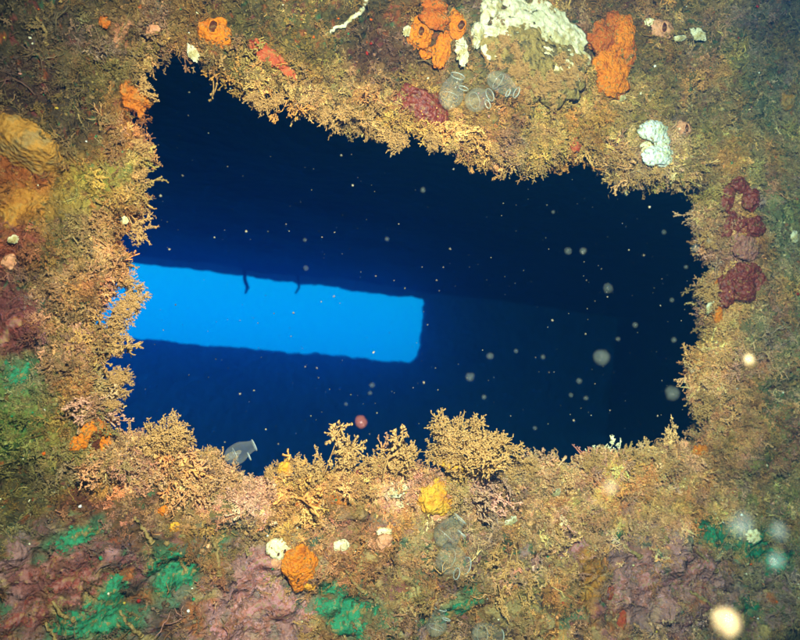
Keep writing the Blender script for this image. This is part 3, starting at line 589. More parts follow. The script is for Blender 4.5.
def blob_thing(name, px, py, lobes, label, cat, group=None, clear=True):
    """lobes: (dx, dy, rx, ry, turn, material, depth_ratio, part_name, holes[(dx,dy,r)]) in photo pixels about (px,py)"""
    c = seat(px, py); s = pxm(c); t = empty(name, c)
    for i, L in enumerate(lobes):
        dx, dy, rx, ry, turn, mat, dr, pn, holes = L
        p = seat(px + dx, py + dy)
        if dr < 0: p = c.copy() + np.array([dx * s * 1.05, 0, -dy * s]); dr = -dr
        g = blob_geo(rx * s * 1.06, min(rx, ry) * s * dr, ry * s, int(px * 3 + py + i * 7), .2, 1.9, 5 if max(rx, ry) > 15 else 4, .11)
        V = g[0] @ roll(turn).T
        o = mesh_obj(pn, V, g[1], MAT[mat], t); o.location = p - c + np.array([0, -min(rx, ry) * s * dr * .45, 0])
        nb = V / (np.array([rx * s * 1.06, min(rx, ry) * s * dr, ry * s]) ** 2); nb /= np.linalg.norm(nb, axis=1, keepdims=True)
        fr_ = np.where(nb[:, 1] < .15)[0]; k_ = rng.choice(fr_, min(len(fr_), int(6 + rx * ry * .10)), replace=False)
        BLOBP.append(V[k_] + np.array(o.location)[None, :] + c); BLOBN.append(nb[k_])
        for (hx, hy, hr) in holes:
            q = roll(turn) @ np.array([hx * s, 0, -hy * s])
            fy = -min(rx, ry) * s * dr * math.sqrt(max(.05, 1 - (hx / rx) ** 2 - (hy / ry) ** 2)) * 1.03
            h = mesh_obj('osculum_shade', *blob_geo(hr * s, hr * s * .35, hr * s * 1.15, i + 3, .15, 2, 2), MAT['osculum_shade'], o); h.location = (q[0], fy, q[2])  # solid dark blob, the opening's shade put into its colour
            h2 = mesh_obj('rim', *ring_geo(hr * s * 1.1, hr * s * .2, i, wob=.25), MAT[mat], h); h2.location = (0, -hr * s * .1, 0)
    if clear:
        xs = [L[0] - L[2] for L in lobes] + [L[0] + L[2] for L in lobes]; ys = [L[1] - L[3] for L in lobes] + [L[1] + L[3] for L in lobes]
        for L in lobes: CLEAR.append((px + L[0], py + L[1], L[2] * .75, L[3] * .75, math.radians(L[4])))
    return tag(t, label, cat, group)

blob_thing('sponge', 437, 40, [(-18, -6, 12, 17, 15, 'orange', .6, 'lobe', [(-2, 2, 4)]), (4, 8, 9, 22, 8, 'orange', .75, 'lobe', []), (18, -14, 9, 14, -8, 'orange', .7, 'lobe', [(2, 2, 4.5)]),
    (-4, -20, 15, 10, 0, 'deep_orange', .6, 'lobe', []), (-12, 12, 7, 9, 10, 'orange', .6, 'lobe', []), (-2, -34, 14, 7, 0, 'deep_orange', .6, 'lobe', [])],
    'bright orange many lobed sponge with round openings beside the big white rimmed shell', 'sponge')
blob_thing('sponge', 612, 60, [(-2, 14, 20, 24, 6, 'orange', .5, 'lobe', []), (-12, -20, 15, 17, 14, 'deep_orange', .5, 'lobe', []), (11, -24, 11, 20, 6, 'orange', .5, 'lobe', []), (-1, -12, 14, 13, 0, 'orange', .5, 'lobe', []), (2, -38, 12, 10, 0, 'deep_orange', .5, 'lobe', []), (18, -6, 6, 15, 0, 'deep_orange', .5, 'lobe', [])],
    'tall bright orange sponge with a fat drooping lobe under the top weed', 'sponge')
blob_thing('sponge', 299, 566, [(0, 0, 15, 21, -8, 'orange', .5, 'body', [(-4, 10, 2.0)])], 'smooth bright orange oval sponge among pink and green crusts', 'sponge')
blob_thing('sponge', 310, 584, [(0, 0, 6, 6, -8, 'yellow', .6, 'body', [])], 'tiny pale yellow sponge under the smooth orange oval sponge', 'sponge')
blob_thing('sponge', 215, 33, [(0, 0, 15, 14, 0, 'orange', .5, 'body', [(-4, -2, 5)]), (8, 12, 7, 7, 0, 'deep_orange', .5, 'lobe', [])], 'round orange sponge with a hollow centre above the opening', 'sponge')
blob_thing('sponge', 93, 438, [(-10, -4, 8, 18, 20, 'orange', .7, 'lobe', []), (12, 2, 6, 19, -10, 'orange', .8, 'lobe', []), (-2, 14, 12, 9, 0, 'orange', .7, 'lobe', []), (3, -12, 8, 8, 30, 'deep_orange', .7, 'lobe', []), (3, 0, 5, 11, -5, 'osculum_shade', .5, 'hollow', [])],  # last lobe is solid, coloured dark as the shade in the fold
    'orange sponge folded round a painted dark hollow at the corner of the sill', 'sponge')
blob_thing('sponge', 432, 500, [(0, -2, 18, 17, 0, 'yellow', .6, 'body', []), (4, 14, 12, 8, 30, 'pinkish', .6, 'lobe', [])], 'yellow rounded sponge with a salmon lower edge in the turf bank', 'sponge')
blob_thing('sponge', 285, 469, [(0, 0, 7, 8, 0, 'yellow', .8, 'body', [])], 'small yellow ball sponge on the opening sill', 'sponge')
crust('sponge', 24, 142, 36, 23, MAT['olive_sponge'], 'big olive orange oval sponge beside the tall edge of the opening', 'sponge', None, -.38, 51, thick=.016, ragged=.25, grow=1.0, clear=.85, flat=.9)
blob_thing('sponge', 268, 56, [(-2, -2, 18, 9, 22, 'red', .4, 'body', []), (20, 14, 12, 6, 30, 'red', .4, 'lobe', [])], 'long red sponge lying above the opening edge', 'sponge')
blob_thing('ascidian', 417, 112, [(2, 0, 29, 19, 14, 'maroon', .8, 'body', []), (-14, -8, 12, 9, 0, 'maroon', .8, 'lobe', []), (14, 6, 14, 11, 0, 'maroon', .9, 'lobe', [])], 'dark red rounded sea squirt hanging at the upper edge of the opening', 'sea squirt')
blob_thing('sponge', 393, 118, [(0, 0, 6, 7, 0, 'orange', .7, 'body', [(0, 0, 2.4)])], 'tiny orange cup sponge beside the dark red sea squirt', 'sponge')
blob_thing('sponge', 655, 145, [(-4, -12, 15, 11, 0, 'white', .7, 'lobe', []), (0, 12, 17, 10, -6, 'white', .75, 'lobe', []), (6, -2, 9, 8, 0, 'white', .6, 'lobe', []), (-10, 4, 7, 7, 0, 'cream', .6, 'lobe', [])], 'bright white lobed sponge at the upper corner of the opening', 'sponge')
blob_thing('sponge', 681, 130, [(0, 0, 9, 8, 0, 'pinkish', .6, 'body', [(0, 0, 3.4)])], 'small salmon cup sponge beside the bright white sponge', 'sponge')
blob_thing('sponge', 660, 30, [(0, 0, 13, 9, -6, 'pinkish', .5, 'body', [(-1, 0, 4)]), (-10, -6, 7, 5, 0, 'cream', .5, 'lobe', [])], 'cream and salmon sponge between the tall orange sponge and pale shell flake', 'sponge')
blob_thing('sponge', 575, 145, [(0, 0, 6, 8, 0, 'red', .6, 'body', [])], 'small red orange sponge in the turf under the big shell', 'sponge')
blob_thing('sponge', 282, 552, [(-2, -4, 12, 12, 0, 'cream', .6, 'body', [(2, 0, 2), (-4, 3, 1.6), (4, 6, 1.6)]), (-6, 10, 7, 7, 0, 'pinkish', .6, 'lobe', [])], 'pale yellow mottled sponge touching the smooth orange oval sponge', 'sponge')
blob_thing('sponge', 341, 545, [(0, 0, 7, 6, 0, 'cream', .6, 'body', [])], 'small pale yellow sponge in the turf to one side of the orange oval sponge', 'sponge')
blob_thing('sponge', 384, 538, [(0, 3, 8, 9, 0, 'pinkish', .7, 'body', []), (0, -6, 7, 5, 0, 'cream', .7, 'lobe', [])], 'small salmon sponge with a pale yellow cap', 'sponge')
blob_thing('sponge', 393, 489, [(0, 0, 15, 8, 0, 'cream', .35, 'body', []), (8, 4, 8, 6, 0, 'cream', .4, 'lobe', [])], 'cream patchy sponge beside the yellow rounded sponge', 'sponge')
blob_thing('sponge', 453, 458, [(-2, 4, 15, 8, 0, 'yellow', 2.2, 'body', []), (14, 6, 9, 6, 0, 'cream', 2.4, 'lobe', [])], 'pale yellow sponge at the foot of the biggest hydroid bush', 'sponge')
blob_thing('sponge', 620, 621, [(0, 4, 5, 9, 10, 'red', .6, 'body', []), (2, -6, 4, 5, 10, 'red', .6, 'lobe', [])], 'small bright red sponge at the lower edge of the big rosy crust', 'sponge')
blob_thing('sponge', 609, 592, [(0, 0, 4, 7, -10, 'red', .6, 'body', [])], 'tiny red sponge above the small bright red sponge', 'sponge')
blob_thing('ascidian', 364, 472, [(0, 0, 8, 6, 0, 'maroon', .7, 'body', [])], 'small dark red sea squirt in the turf under slender hydroid stalks', 'sea squirt')
blob_thing('sponge', 164, 510, [(0, 0, 5, 5, 0, 'orange', .7, 'body', [])], 'tiny bright orange sponge under the turf bank', 'sponge')
blob_thing('sponge', 175, 527, [(0, 0, 5, 5, 0, 'yellow', .7, 'body', [])], 'tiny yellow sponge below the tiny bright orange sponge', 'sponge')
blob_thing('sponge', 153, 27, [(0, 0, 8, 8, 0, 'pinkish', .6, 'body', [])], 'small pale salmon sponge at the upper corner of the opening', 'sponge')
blob_thing('sponge', 785, 102, [(0, 0, 10, 8, -10, 'olive_sponge', .6, 'body', [])], 'small dull ochre sponge alone in the fine weed', 'sponge')
blob_thing('sponge', 105, 22, [(0, 0, 6, 6, 0, 'deep_orange', .6, 'body', [])], 'tiny dull orange sponge above the salmon crust', 'sponge')
blob_thing('sponge', 12, 262, [(0, 0, 9, 8, -10, 'pinkish', .6, 'body', [])], 'small salmon sponge above the tall maroon crust', 'sponge')
blob_thing('sponge', 700, 452, [(0, 0, 10, 7, 10, 'orange', .4, 'body', [])], 'thin orange sponge in the tan turf at the lower corner of the opening', 'sponge')
blob_thing('sponge', 712, 305, [(0, -8, 4, 16, 8, 'orange', .8, 'lobe', []), (4, 10, 5, 12, -18, 'orange', .8, 'lobe', [])], 'narrow orange finger sponge along the upright edge of the opening', 'sponge')
for (px, py, lb, lab) in ((725, 198, [(0, 0, 6, 12, 8), (14, -12, 9, 6, 10), (24, 2, 7, 9, 0)], 'dark red sea squirts looped in the fine weed by the upper corner'),
        (734, 226, [(-6, 0, 5, 13, 10), (12, 2, 13, 8, 0), (20, -2, 5, 6, 0), (8, 20, 13, 10, 0)], 'dark red sea squirts with a pale rosy base'),
        (740, 283, [(-16, 6, 9, 15, 15), (2, -8, 12, 10, 0), (14, 4, 10, 12, -10), (2, 8, 9, 9, 0)], 'largest dark red cluster of sea squirts near the finger sponge')):
    blob_thing('ascidian', px, py, [(a, b, c_ * 1.35, d_ * 1.25, e_, 'maroon' if not (py == 226 and b == 20) else 'rosy', .7 if b != 20 else .35, 'lobe', []) for (a, b, c_, d_, e_) in lb], lab, 'sea squirt', 'dark red sea squirts along the upright edge')

# big bivalve above the opening
c = seat(528, 62); s = pxm(c); sh = empty('shell', c)
tag(sh, 'big crusted bivalve shell with bright white frilled rim above the opening', 'shell')
def valve(rx, ry, bulge, seed, fr=.1, a0=0, a1=2 * math.pi, inner=0.0, y0=0.0):
    nr, na = 20, 90; V = []; th = np.linspace(a0, a1, na)
    edge = 1 + fr * fbm(np.c_[np.cos(th) * 4, np.sin(th) * 4, th * 0 + seed], 3, seed) * 1.5
    for i in range(nr + 1):
        f = inner + (1 - inner) * i / nr
        x = np.cos(th) * rx * f * edge; z = np.sin(th) * ry * f * edge
        y = y0 - bulge * np.sqrt(np.maximum(0, 1 - f ** 2.4)) - .0012 * fbm(np.c_[x * 120, z * 120, x * 0 + seed], 3, seed) - .0007 * np.sin(th * 46) * f - .0010 * np.sin(f * 34 + 2 * fbm(np.c_[x * 60, z * 60, x * 0], 2, seed))
        V.append(np.c_[x, y, z])
    V = np.array(V).reshape(-1, 3); idx = np.arange((nr + 1) * na).reshape(nr + 1, na); a, b = idx[:-1, :-1], idx[1:, :-1]
    Fq = np.stack([a, idx[:-1, 1:], idx[1:, 1:], b], -1).reshape(-1, 4)
    return V, Fq
lv = mesh_obj('lower_valve', *valve(62 * s, 42 * s, .005, 3, .12, y0=-.010), MAT['shell_white'], sh); lv.location = (0, 0, 13 * s)
md = lv.modifiers.new('thick', 'SOLIDIFY'); md.thickness = .005
lv2 = mesh_obj('rim_plate', *blob_geo(13 * s, 9 * s, 11 * s, 5, .2), MAT['shell_white'], sh); lv2.location = (-52 * s, -.012, 34 * s)
lv3 = mesh_obj('rim_plate', *blob_geo(7 * s, 6 * s, 13 * s, 6, .2), MAT['shell_white'], sh); lv3.location = (-66 * s, -.012, 6 * s)
V, Fq = valve(63 * s, 36 * s, .009, 8, .2, y0=-.010); V = V @ roll(6).T
uv = mesh_obj('upper_valve', V, Fq, MAT['shell_crust'], sh); uv.location = (2 * s, 0, -4 * s)
md = uv.modifiers.new('thick', 'SOLIDIFY'); md.thickness = .004; md.offset = -1
for (dx, dy, rx, ry) in ((10, -2, 16, 8), (32, 6, 14, 9), (44, 14, 9, 6), (24, 12, 8, 5)):
    o = mesh_obj('pale_patch', *blob_geo(rx * s, .004, ry * s, dx, .2), MAT['cream'], sh); o.location = (dx * s, -.019, -dy * s + .006)
CLEAR.append((528, 40, 60, 26, 0)); SHELL = c

def tunicate(px, py, L, R, turn, label, group=None, lift=.010):
    c = seat(px, py) + np.array([0, -lift, 0]); s = pxm(c); t = empty('tunicate', c)
    n, m = 18, 28; V = []; prof = [.2, .5, .72, .86, .95, 1.0, 1.02, 1.02, 1.0, .97, .93, .88, .82, .76, .7, .64, .6, .56]
    for i in range(n):
        f = i / (n - 1)
        for j in range(m):
            a = 2 * math.pi * j / m; r = R * s * prof[i] * (1 + .06 * math.sin(3 * a + i * .4) + .05 * math.sin(2 * a - i * .5))
            V.append((r * math.cos(a), r * math.sin(a) * .85, (f - .45) * L * s))
    Fq = [(i * m + j, i * m + (j + 1) % m, (i + 1) * m + (j + 1) % m, (i + 1) * m + j) for i in range(n - 1) for j in range(m)]
    V = np.array(V) @ roll(turn).T
    mesh_obj('tunic', V, Fq, MAT['clear'], t)
    tilt = np.array([[1, 0, 0], [0, 0, 1], [0, -1, 0]])
    for (zz, rr_, off) in ((.55 * L * s, R * .56 * s, 0), (.26 * L * s, R * .38 * s, .72 * R * s)):
        g = ring_geo(rr_, .6 * s, 3, 26, 6); V = (np.array(g[0]) @ (roll(turn) @ tilt @ roll(35)).T)
        o = mesh_obj('siphon', V, g[1], MAT['clear_rim'], t); o.location = roll(turn) @ np.array([off, -off * .5, zz])
    for k in range(1):                                # pale bands inside
        g = ring_geo(R * s * (.8 - .1 * k), .28 * s, k, 26, 5); V = np.array(g[0]) @ (roll(turn) @ tilt).T
        o = mesh_obj('muscle_band', V, g[1], MAT['clear_rim'], t); o.location = roll(turn) @ np.array([0, 0, (-.1 + .18 * k) * L * s])
    g = blob_geo(R * .35 * s, R * .3 * s, L * .25 * s, 3, .2); V = g[0] @ roll(turn).T
    o = mesh_obj('gut', V, g[1], MAT['gut'], t); o.location = roll(turn) @ np.array([0, 0, -.18 * L * s])
    return tag(t, label, 'sea squirt', group)
TG = 'clear sea squirts'
tunicate(236, 451, 32, 10, 62, 'single clear sea squirt poking over the opening sill', TG)
tunicate(487, 90, 36, 10, 105, 'clear sea squirt lying on the big crusted shell', TG, .03)
tunicate(468, 104, 30, 11, 60, 'clear sea squirt between the dark red squirt and the big shell', TG, .02)
tunicate(443, 98, 36, 12, 15, 'clear sea squirt rising beside the dark red squirt', TG, .02)
tunicate(443, 530, 34, 13, 40, 'clear sea squirt under the yellow rounded sponge', TG, .012)
tunicate(446, 556, 36, 14, 110, 'second clear sea squirt under the yellow rounded sponge', TG, .012)
tunicate(480, 630, 34, 11, 100, 'clear sea squirt by the broken green crust', TG, .012)
tunicate(432, 620, 28, 10, 10, 'small clear sea squirt standing on the broken green crust', TG, .012)

# worm tubes
def worm(pts, r, mat, label, group=None, lift=.003):
    P = [seat(*p) for p in pts]; c = P[0].copy(); s = pxm(c)
    Q = []
    for i in range(len(P) - 1):
        for k in range(5): Q.append(P[i] + (P[i + 1] - P[i]) * k / 5)
    Q.append(P[-1]); Q = [q - c + np.array([rng.normal(0, .0007), -lift + rng.normal(0, .0006), rng.normal(0, .0007)]) for q in Q]
    n = len(Q); rad = [r * s * (.6 + .5 * i / n) * rng.uniform(.85, 1.15) for i in range(n)]
    t = empty('worm_tube', c); mesh_obj('tube', *tube_geo(Q, rad, 8), MAT[mat], t)
    g = ring_geo(rad[-1] * 1.05, rad[-1] * .3, 2, 14, 6); d = Q[-1] - Q[-2]; qd = Vector(d).to_track_quat('Y', 'Z').to_matrix()
    o = mesh_obj('mouth', np.array(g[0]) @ np.array(qd).T, g[1], MAT[mat], t); o.location = Q[-1]
    return tag(t, label, 'worm tube', group)
worm([(325, 36), (333, 29), (344, 27), (352, 17), (361, 12), (366, -4)], 2.6, 'shell_white', 'winding bright white worm tube in the dark weed above the opening')
WG = 'silted worm tubes below the opening'
for pts, lab in (([(134, 516), (139, 524), (147, 531), (152, 543)], 'bent worm tube below the tiny bright orange sponge'),
        ([(210, 536), (216, 548), (219, 575)], 'upright worm tube on the rosy crust border, under the grey silt'),
        ([(52, 600), (60, 611), (72, 619)], 'short worm tube on the large dull maroon crust'),
        ([(180, 552), (182, 564), (186, 572)], 'worm tube crossing the rounded green crust'),
        ([(528, 566), (536, 576), (543, 585)], 'straight short worm tube on the amber crust'),
        ([(528, 612), (531, 626), (533, 640)], 'straight worm tube at the foot of the branching bryozoan'),
        ([(345, 568), (352, 580), (364, 592)], 'worm tube across the top of the broad green crust'),
        ([(660, 526), (664, 536), (671, 548)], 'worm tube on the rosy crust under the turf'),
        ([(694, 548), (706, 560), (714, 570)], 'worm tube between rosy crust and broad green crust'),
        ([(688, 590), (700, 598), (712, 606)], 'low worm tube over the rosy crust near the cream drifting disc'),
        ([(622, 545), (630, 550), (640, 556)], 'short worm tube beside the tiny green crust'),
        ([(120, 610), (128, 622), (140, 634)], 'worm tube between the green crusts and brown silt'),
        ([(45, 622), (52, 632), (58, 645)], 'worm tube between the two maroon crusts'),
        ([(36, 18), (44, 30), (47, 46)], 'worm tube in the dark mottled growth above the big olive sponge')):
    worm(pts, 2.2, 'tube', lab, WG)

# shell flakes
def flake(px, py, rx, ry, turn, label, mat='shell_white'):
    c = seat(px, py) + np.array([0, -.006, 0]); s = pxm(c)
    g = valve(rx * s, ry * s, .004, px, .2); V = g[0] @ roll(turn).T
    o = mesh_obj('shell_flake', V, g[1], MAT[mat]); o.location = c; return tag(o, label, 'shell')
flake(694, 36, 11, 6, 10, 'pale shell flake beside the cream and salmon sponge')
flake(676, 40, 8, 3, -20, 'narrow pale shell sliver beside the cream and salmon sponge')
flake(192, 55, 5, 9, -30, 'small white shell flake at the upper edge of the opening')
flake(617, 99, 6, 4, -10, 'white shell flake under the tall orange sponge')
flake(459, 53, 7, 14, -14, 'white shell piece between the lobed orange sponge and big shell')
flake(508, 519, 7, 4, -30, 'white shell chip in the turf beside the branching bryozoan')
flake(552, 490, 6, 5, 0, 'white shell chip in the turf bank near the biggest hydroid bush')
flake(404, 33, 4, 6, 10, 'small white shell chip beside the lobed orange sponge')
flake(124, 221, 4, 4, 0, 'tiny yellowish shell chip on the upright edge of the opening', 'cream')
flake(14, 240, 5, 4, -30, 'pale bluish shell chip near the amber crust')
flake(790, 237, 5, 6, -10, 'shiny pale shell chip in the fine weed')
flake(706, 306, 4, 8, 20, 'white shell chip against the orange finger sponge')
flake(750, 535, 10, 7, 0, 'pale shell chip on the silt streaked green crust', 'cream')

# crust colour seeps into the wall round each crust
SEEP = {'pink_coralline': (164, 118, 112), 'maroon_coralline': (118, 62, 54), 'green_crust': (46, 102, 66), 'orange_crust': (160, 92, 34), 'red_crust': (150, 60, 34), 'amber_crust': (150, 104, 40), 'salmon_crust': (150, 100, 66)}
_n = fbm(NV * 45, 4, 151)
for (cx, cy, rx, ry, a, mn) in CRUSTS:
    if mn not in SEEP: continue
    dx, dy = Npx - cx, Npy - cy; X = dx * math.cos(a) + dy * math.sin(a); Yq = -dx * math.sin(a) + dy * math.cos(a)
    q = np.sqrt((X / rx) ** 2 + (Yq / ry) ** 2); k = np.clip((1.1 - q + 1.1 * _n) * 1.3, 0, .6) * (Nd > -.05)
    colw = colw * (1 - k[:, None]) + k[:, None] * lin(SEEP[mn])
_c4 = np.ones((len(NV), 4)); _c4[:, :3] = colw
PLATE.data.color_attributes['col'].data.foreach_set('color', _c4.ravel())

# ------------------------------------------------------------------ turf
def clear_mask(px, py):
    k = np.zeros(len(px), bool)
    for (cx, cy, rx, ry, a) in CLEAR:
        dx, dy = px - cx, py - cy; X = dx * math.cos(a) + dy * math.sin(a); Yq = -dx * math.sin(a) + dy * math.cos(a)
        k |= (X / rx) ** 2 + (Yq / ry) ** 2 < 1
    return k
# area weight of each near vertex
vis = (Npx > -380) & (Npx < 1040) & (Npy > -280) & (Npy < 860) & (Nd > -0.05) & (Nd < 0.43)
infr = (Npx > -60) & (Npx < 860) & (Npy > -60) & (Npy < 700)
Q4 = NV.reshape(len(rings), -1, 3); ar = np.linalg.norm(np.gradient(Q4, axis=0), axis=2) * np.linalg.norm(np.roll(Q4, -1, 1) - Q4, axis=2)
ar = ar.ravel() * vis * np.where(infr, 1, .3)
pr = np.zeros((len(NV), 8)); pr[vis] = palette(Npx[vis], Npy[vis], NV[vis])
clr = clear_mask(Npx, Npy)
patchy = fbm(NV * 38, 3, 91)
edge = np.clip(1 - Nd / 0.05, 0, 1) * (Nd > -0.03)
def pick(n, weight):
    p = ar * weight; p = p / p.sum(); return rng.choice(len(NV), n, p=p)
def jit(ii): return NV[ii] + rng.normal(0, .0008, (len(ii), 3)) - Nn[ii] * .001
dens = (pr[:, 6] + .15) * np.clip(.75 + 1.1 * patchy, .1, 1.3) * np.where(clr, np.where(patchy > .12, .4, .06), 1)
bush = np.clip(pr[:, 7], 0, 1)
def tints(ii, var=.22, hue=.06):
    t = pr[ii, 3:6] * np.exp(rng.normal(0, var, (len(ii), 1)) + .45 * fbm(NV[ii] * 16, 3, 131)[:, None] + .35 * fbm(NV[ii] * 60, 2, 135)[:, None]) * np.exp(rng.normal(0, hue, (len(ii), 3)))
    Pq = NV[ii]
    for sd, m_ in ((141, (1.15, .9, .68)), (142, (.92, 1.0, .74)), (143, (1.0, .92, 1.45)), (144, (1.35, 1.38, 1.5))):
        k_ = np.clip((fbm(Pq * 26 + sd, 3, sd) - .1) * 3, 0, 1)[:, None]
        t = t * (1 - k_ + k_ * np.array(m_))
    return t * np.array([1.0, .95, 1.42])
ii = pick(60000, dens * bush ** 1.3 * (1 + 1.2 * edge))
sz = (0.0075 + 0.007 * rng.random(len(ii)) ** 2) * (1 + .7 * edge[ii] * rng.random(len(ii))) * (1 + .9 * (rng.random(len(ii)) < .08) * (.4 + .6 * edge[ii]))
scatter('hydroid_turf', jit(ii), Nn[ii], np.repeat(sz[:, None], 3, 1) * rng.uniform(.8, 1.2, (len(ii), 3)), tints(ii), col_b, 11, 'tan silted hydroid turf thickly coating the wall round the opening', 'turf', .55)
ii = pick(56000, (dens + .15 * ~clr) * (1.15 - bush))
sz = 0.008 + 0.014 * rng.random(len(ii)) ** 1.5
scatter('fine_weed', jit(ii), Nn[ii], np.repeat(sz[:, None], 3, 1) * rng.uniform(.7, 1.3, (len(ii), 3)), tints(ii, .3), col_f, 8, 'fine olive thread weed between sponges and crusts', 'weed', .8)
ii = pick(18000, (dens * (.35 + .65 * bush) + .1) * np.where(clr, .22, 1))
sz = 0.0015 + 0.0032 * rng.random(len(ii)) ** 2.2
tt = tints(ii, .3, .06) * .75
scatter('silt_crumbs', jit(ii), Nn[ii], np.repeat(sz[:, None], 3, 1) * rng.uniform(.6, 1.4, (len(ii), 3)), tt, col_c, 6, 'crumbly brown silt and crust lumps caught in the turf', 'silt', .4)
bp_ = np.vstack(BLOBP); bn_ = np.vstack(BLOBN); bx, by = to_px(bp_); bt = palette(bx, by, bp_)[:, 3:6] * np.exp(rng.normal(0, .35, (len(bp_), 1))) * .9
rim_ = np.clip(1 + bn_[:, 1], .15, 1)                  # more growth round the rims than on the face
kk = rng.random(len(bp_)) < rim_ + .1
bsz = (.003 + .006 * rng.random(kk.sum()) ** 2) * (.5 + .9 * rim_[kk])
scatter('overgrowth', bp_[kk], bn_[kk], np.repeat(bsz[:, None], 3, 1), bt[kk], col_f, 8, 'sparse silted weed growing over the sponges and sea squirts', 'weed', .6)
kk = ~kk | (rng.random(len(bp_)) < .25)
scatter('silt_dusting', bp_[kk], bn_[kk], np.repeat((.0008 + .0018 * rng.random(kk.sum()) ** 2)[:, None], 3, 1), bt[kk], col_c, 6, 'crumbs of silt dusting the sponges and sea squirts', 'silt', .6)
ii = pick(1500, np.where(clr, .3, 1.0) * (1.1 - bush))
sz = 0.016 + 0.02 * rng.random(len(ii)) ** 2
scatter('trailing_threads', jit(ii), Nn[ii], np.repeat(sz[:, None], 3, 1) * np.array([1, 1, 1]), tints(ii, .35) * 1.1, col_t, 5, 'loose pale threads and worm casts trailing over the weed', 'threads', 1.1)
ii = pick(900, np.where(clr, .4, 1.0))
pal = np.array([lin(q) for q in ((225, 215, 180), (210, 200, 150), (200, 90, 20), (150, 40, 24), (190, 160, 60), (235, 235, 225), (40, 140, 90), (190, 130, 110))])
scatter('shell_grit', jit(ii), Nn[ii], np.repeat((.0015 + .0025 * rng.random(len(ii)) ** 2)[:, None], 3, 1), pal[rng.integers(0, 8, len(ii))], col_c, 6, 'specks of shell grit and tiny coloured growths', 'grit', .4)

# ------------------------------------------------------------------ countable hydroid colonies along the edge
FROND = [bpy.data.meshes.new('frond') for _ in range(5)]
for i, me in enumerate(FROND):
    g = feather_geo(500 + i, 5, .010, 26, 6, .28, .018); V = np.array(g[0]); V /= V[:, 2].max()
    me.from_pydata(V.tolist(), [], g[1]); me.materials.append(MAT['tan']); me.polygons.foreach_set('use_smooth', [True] * len(me.polygons))
STALK = [bpy.data.meshes.new('stalk') for _ in range(4)]
for i, me in enumerate(STALK):
    g = feather_geo(560 + i, 2, .015, 18, 4, .14, .024); V = np.array(g[0]); V /= V[:, 2].max()
    me.from_pydata(V.tolist(), [], g[1]); me.materials.append(MAT['tan']); me.polygons.foreach_set('use_smooth', [True] * len(me.polygons))
def colony(px, py, fronds, label, group=None, lib=None, pn='frond', lift=.004):
    """fronds: (dx, dy_base, length px, direction degrees clockwise from up)"""
    c = seat(px, py); s = pxm(c); t = empty('hydroid_colony', c)
    for (dx, dy, L, a) in fronds:
        me = (lib or FROND)[rng.integers(0, len(lib or FROND))]
        o = bpy.data.objects.new(pn, me); C.objects.link(o); o.parent = t
        o.location = (dx * s, -lift + rng.normal(0, .004), -dy * s) + 7 * s * np.array([-math.sin(math.radians(a)), 0, -math.cos(math.radians(a))])
        d = roll(a) @ np.array([0, rng.normal(-.08, .15), 1.0])
        o.rotation_euler = (Vector(d).to_track_quat('Z', 'Y') @ Matrix.Rotation(rng.uniform(0, 6.28), 3, 'Z').to_quaternion()).to_euler()
        q = L * s; o.scale = (q * rng.uniform(.85, 1.15),) * 2 + (q,)
    return tag(t, label, 'hydroid', group)
HG = 'hydroid colonies fringing the opening'
colony(460, 462, [(x, rng.uniform(-6, 6), rng.uniform(48, 64) * (1 - .004 * abs(a)), a * .75 + rng.normal(0, 5)) for x, a in ((-16, -34), (-12, -24), (-8, -14), (-3, -5), (2, 4), (7, 14), (11, 24), (15, 36), (18, 50), (-5, -18), (4, 18), (0, 0))]
       + [(x, rng.uniform(0, 8), rng.uniform(22, 34), x * 1.8 + rng.normal(0, 10)) for x in np.linspace(-13, 13, 9)],
       'biggest bushy tan hydroid colony standing up from the sill', HG, lift=.012)
colony(330, 466, [(0, 0, 64, 3), (-14, 4, 34, -14), (12, 2, 40, 16)], 'tall slender hydroid stalk with a knobbed tip on the sill', HG, STALK, 'stalk')
colony(352, 466, [(0, 0, 38, 12), (12, 2, 34, 30)], 'stubby hydroid tuft between two slender stalks on the sill', HG, FROND)
colony(380, 468, [(0, 0, 62, 2), (10, 0, 40, 18), (18, -4, 30, 34)], 'forked slender hydroid stalk on the sill', HG, STALK, 'stalk')
colony(402, 466, [(0, 0, 34, 40), (8, 0, 26, 60), (-6, 0, 22, 10)], 'leaning hydroid tuft beside the biggest bush', HG, STALK, 'stalk')
colony(160, 448, [(-8, 0, 36, -20), (0, 0, 40, 0), (10, 0, 46, 14), (20, 2, 34, 34), (-16, 2, 22, -30), (4, 0, 30, 8)], 'bushy hydroid colony behind the bright red crust on the sill', HG)
colony(200, 458, [(-6, 0, 20, -8), (6, 0, 22, 12), (14, 0, 16, 30)], 'low hydroid tuft between the red crust and clear sea squirt', HG)
colony(290, 474, [(-10, 0, 22, -8), (2, 0, 24, 6), (14, 0, 30, 14), (-22, 0, 20, -4)], 'low hydroid tuft by the small yellow ball sponge', HG)
colony(517, 470, [(-4, 0, 24, -20), (6, 0, 22, 18), (14, 0, 18, 30)], 'low hydroid tuft in the dip beside the biggest bush', HG)
colony(600, 464, [(-22, 0, 20, -30), (-10, 0, 24, -10), (4, 0, 26, 8), (18, 0, 24, 20), (30, 0, 26, 40)], 'wide low hydroid colony on the sill far from the slot', HG)
colony(650, 466, [(-14, 0, 22, -40), (0, 0, 20, -10), (16, 0, 18, 10)], 'low hydroid colony near the lower corner by the tan wall', HG)
colony(710, 300, [(0, -8, 26, -75), (-2, -6, 22, -60), (-2, 0, 20, -100), (0, 6, 16, -110)], 'hydroid colony jutting into the opening beside the finger sponge', HG)
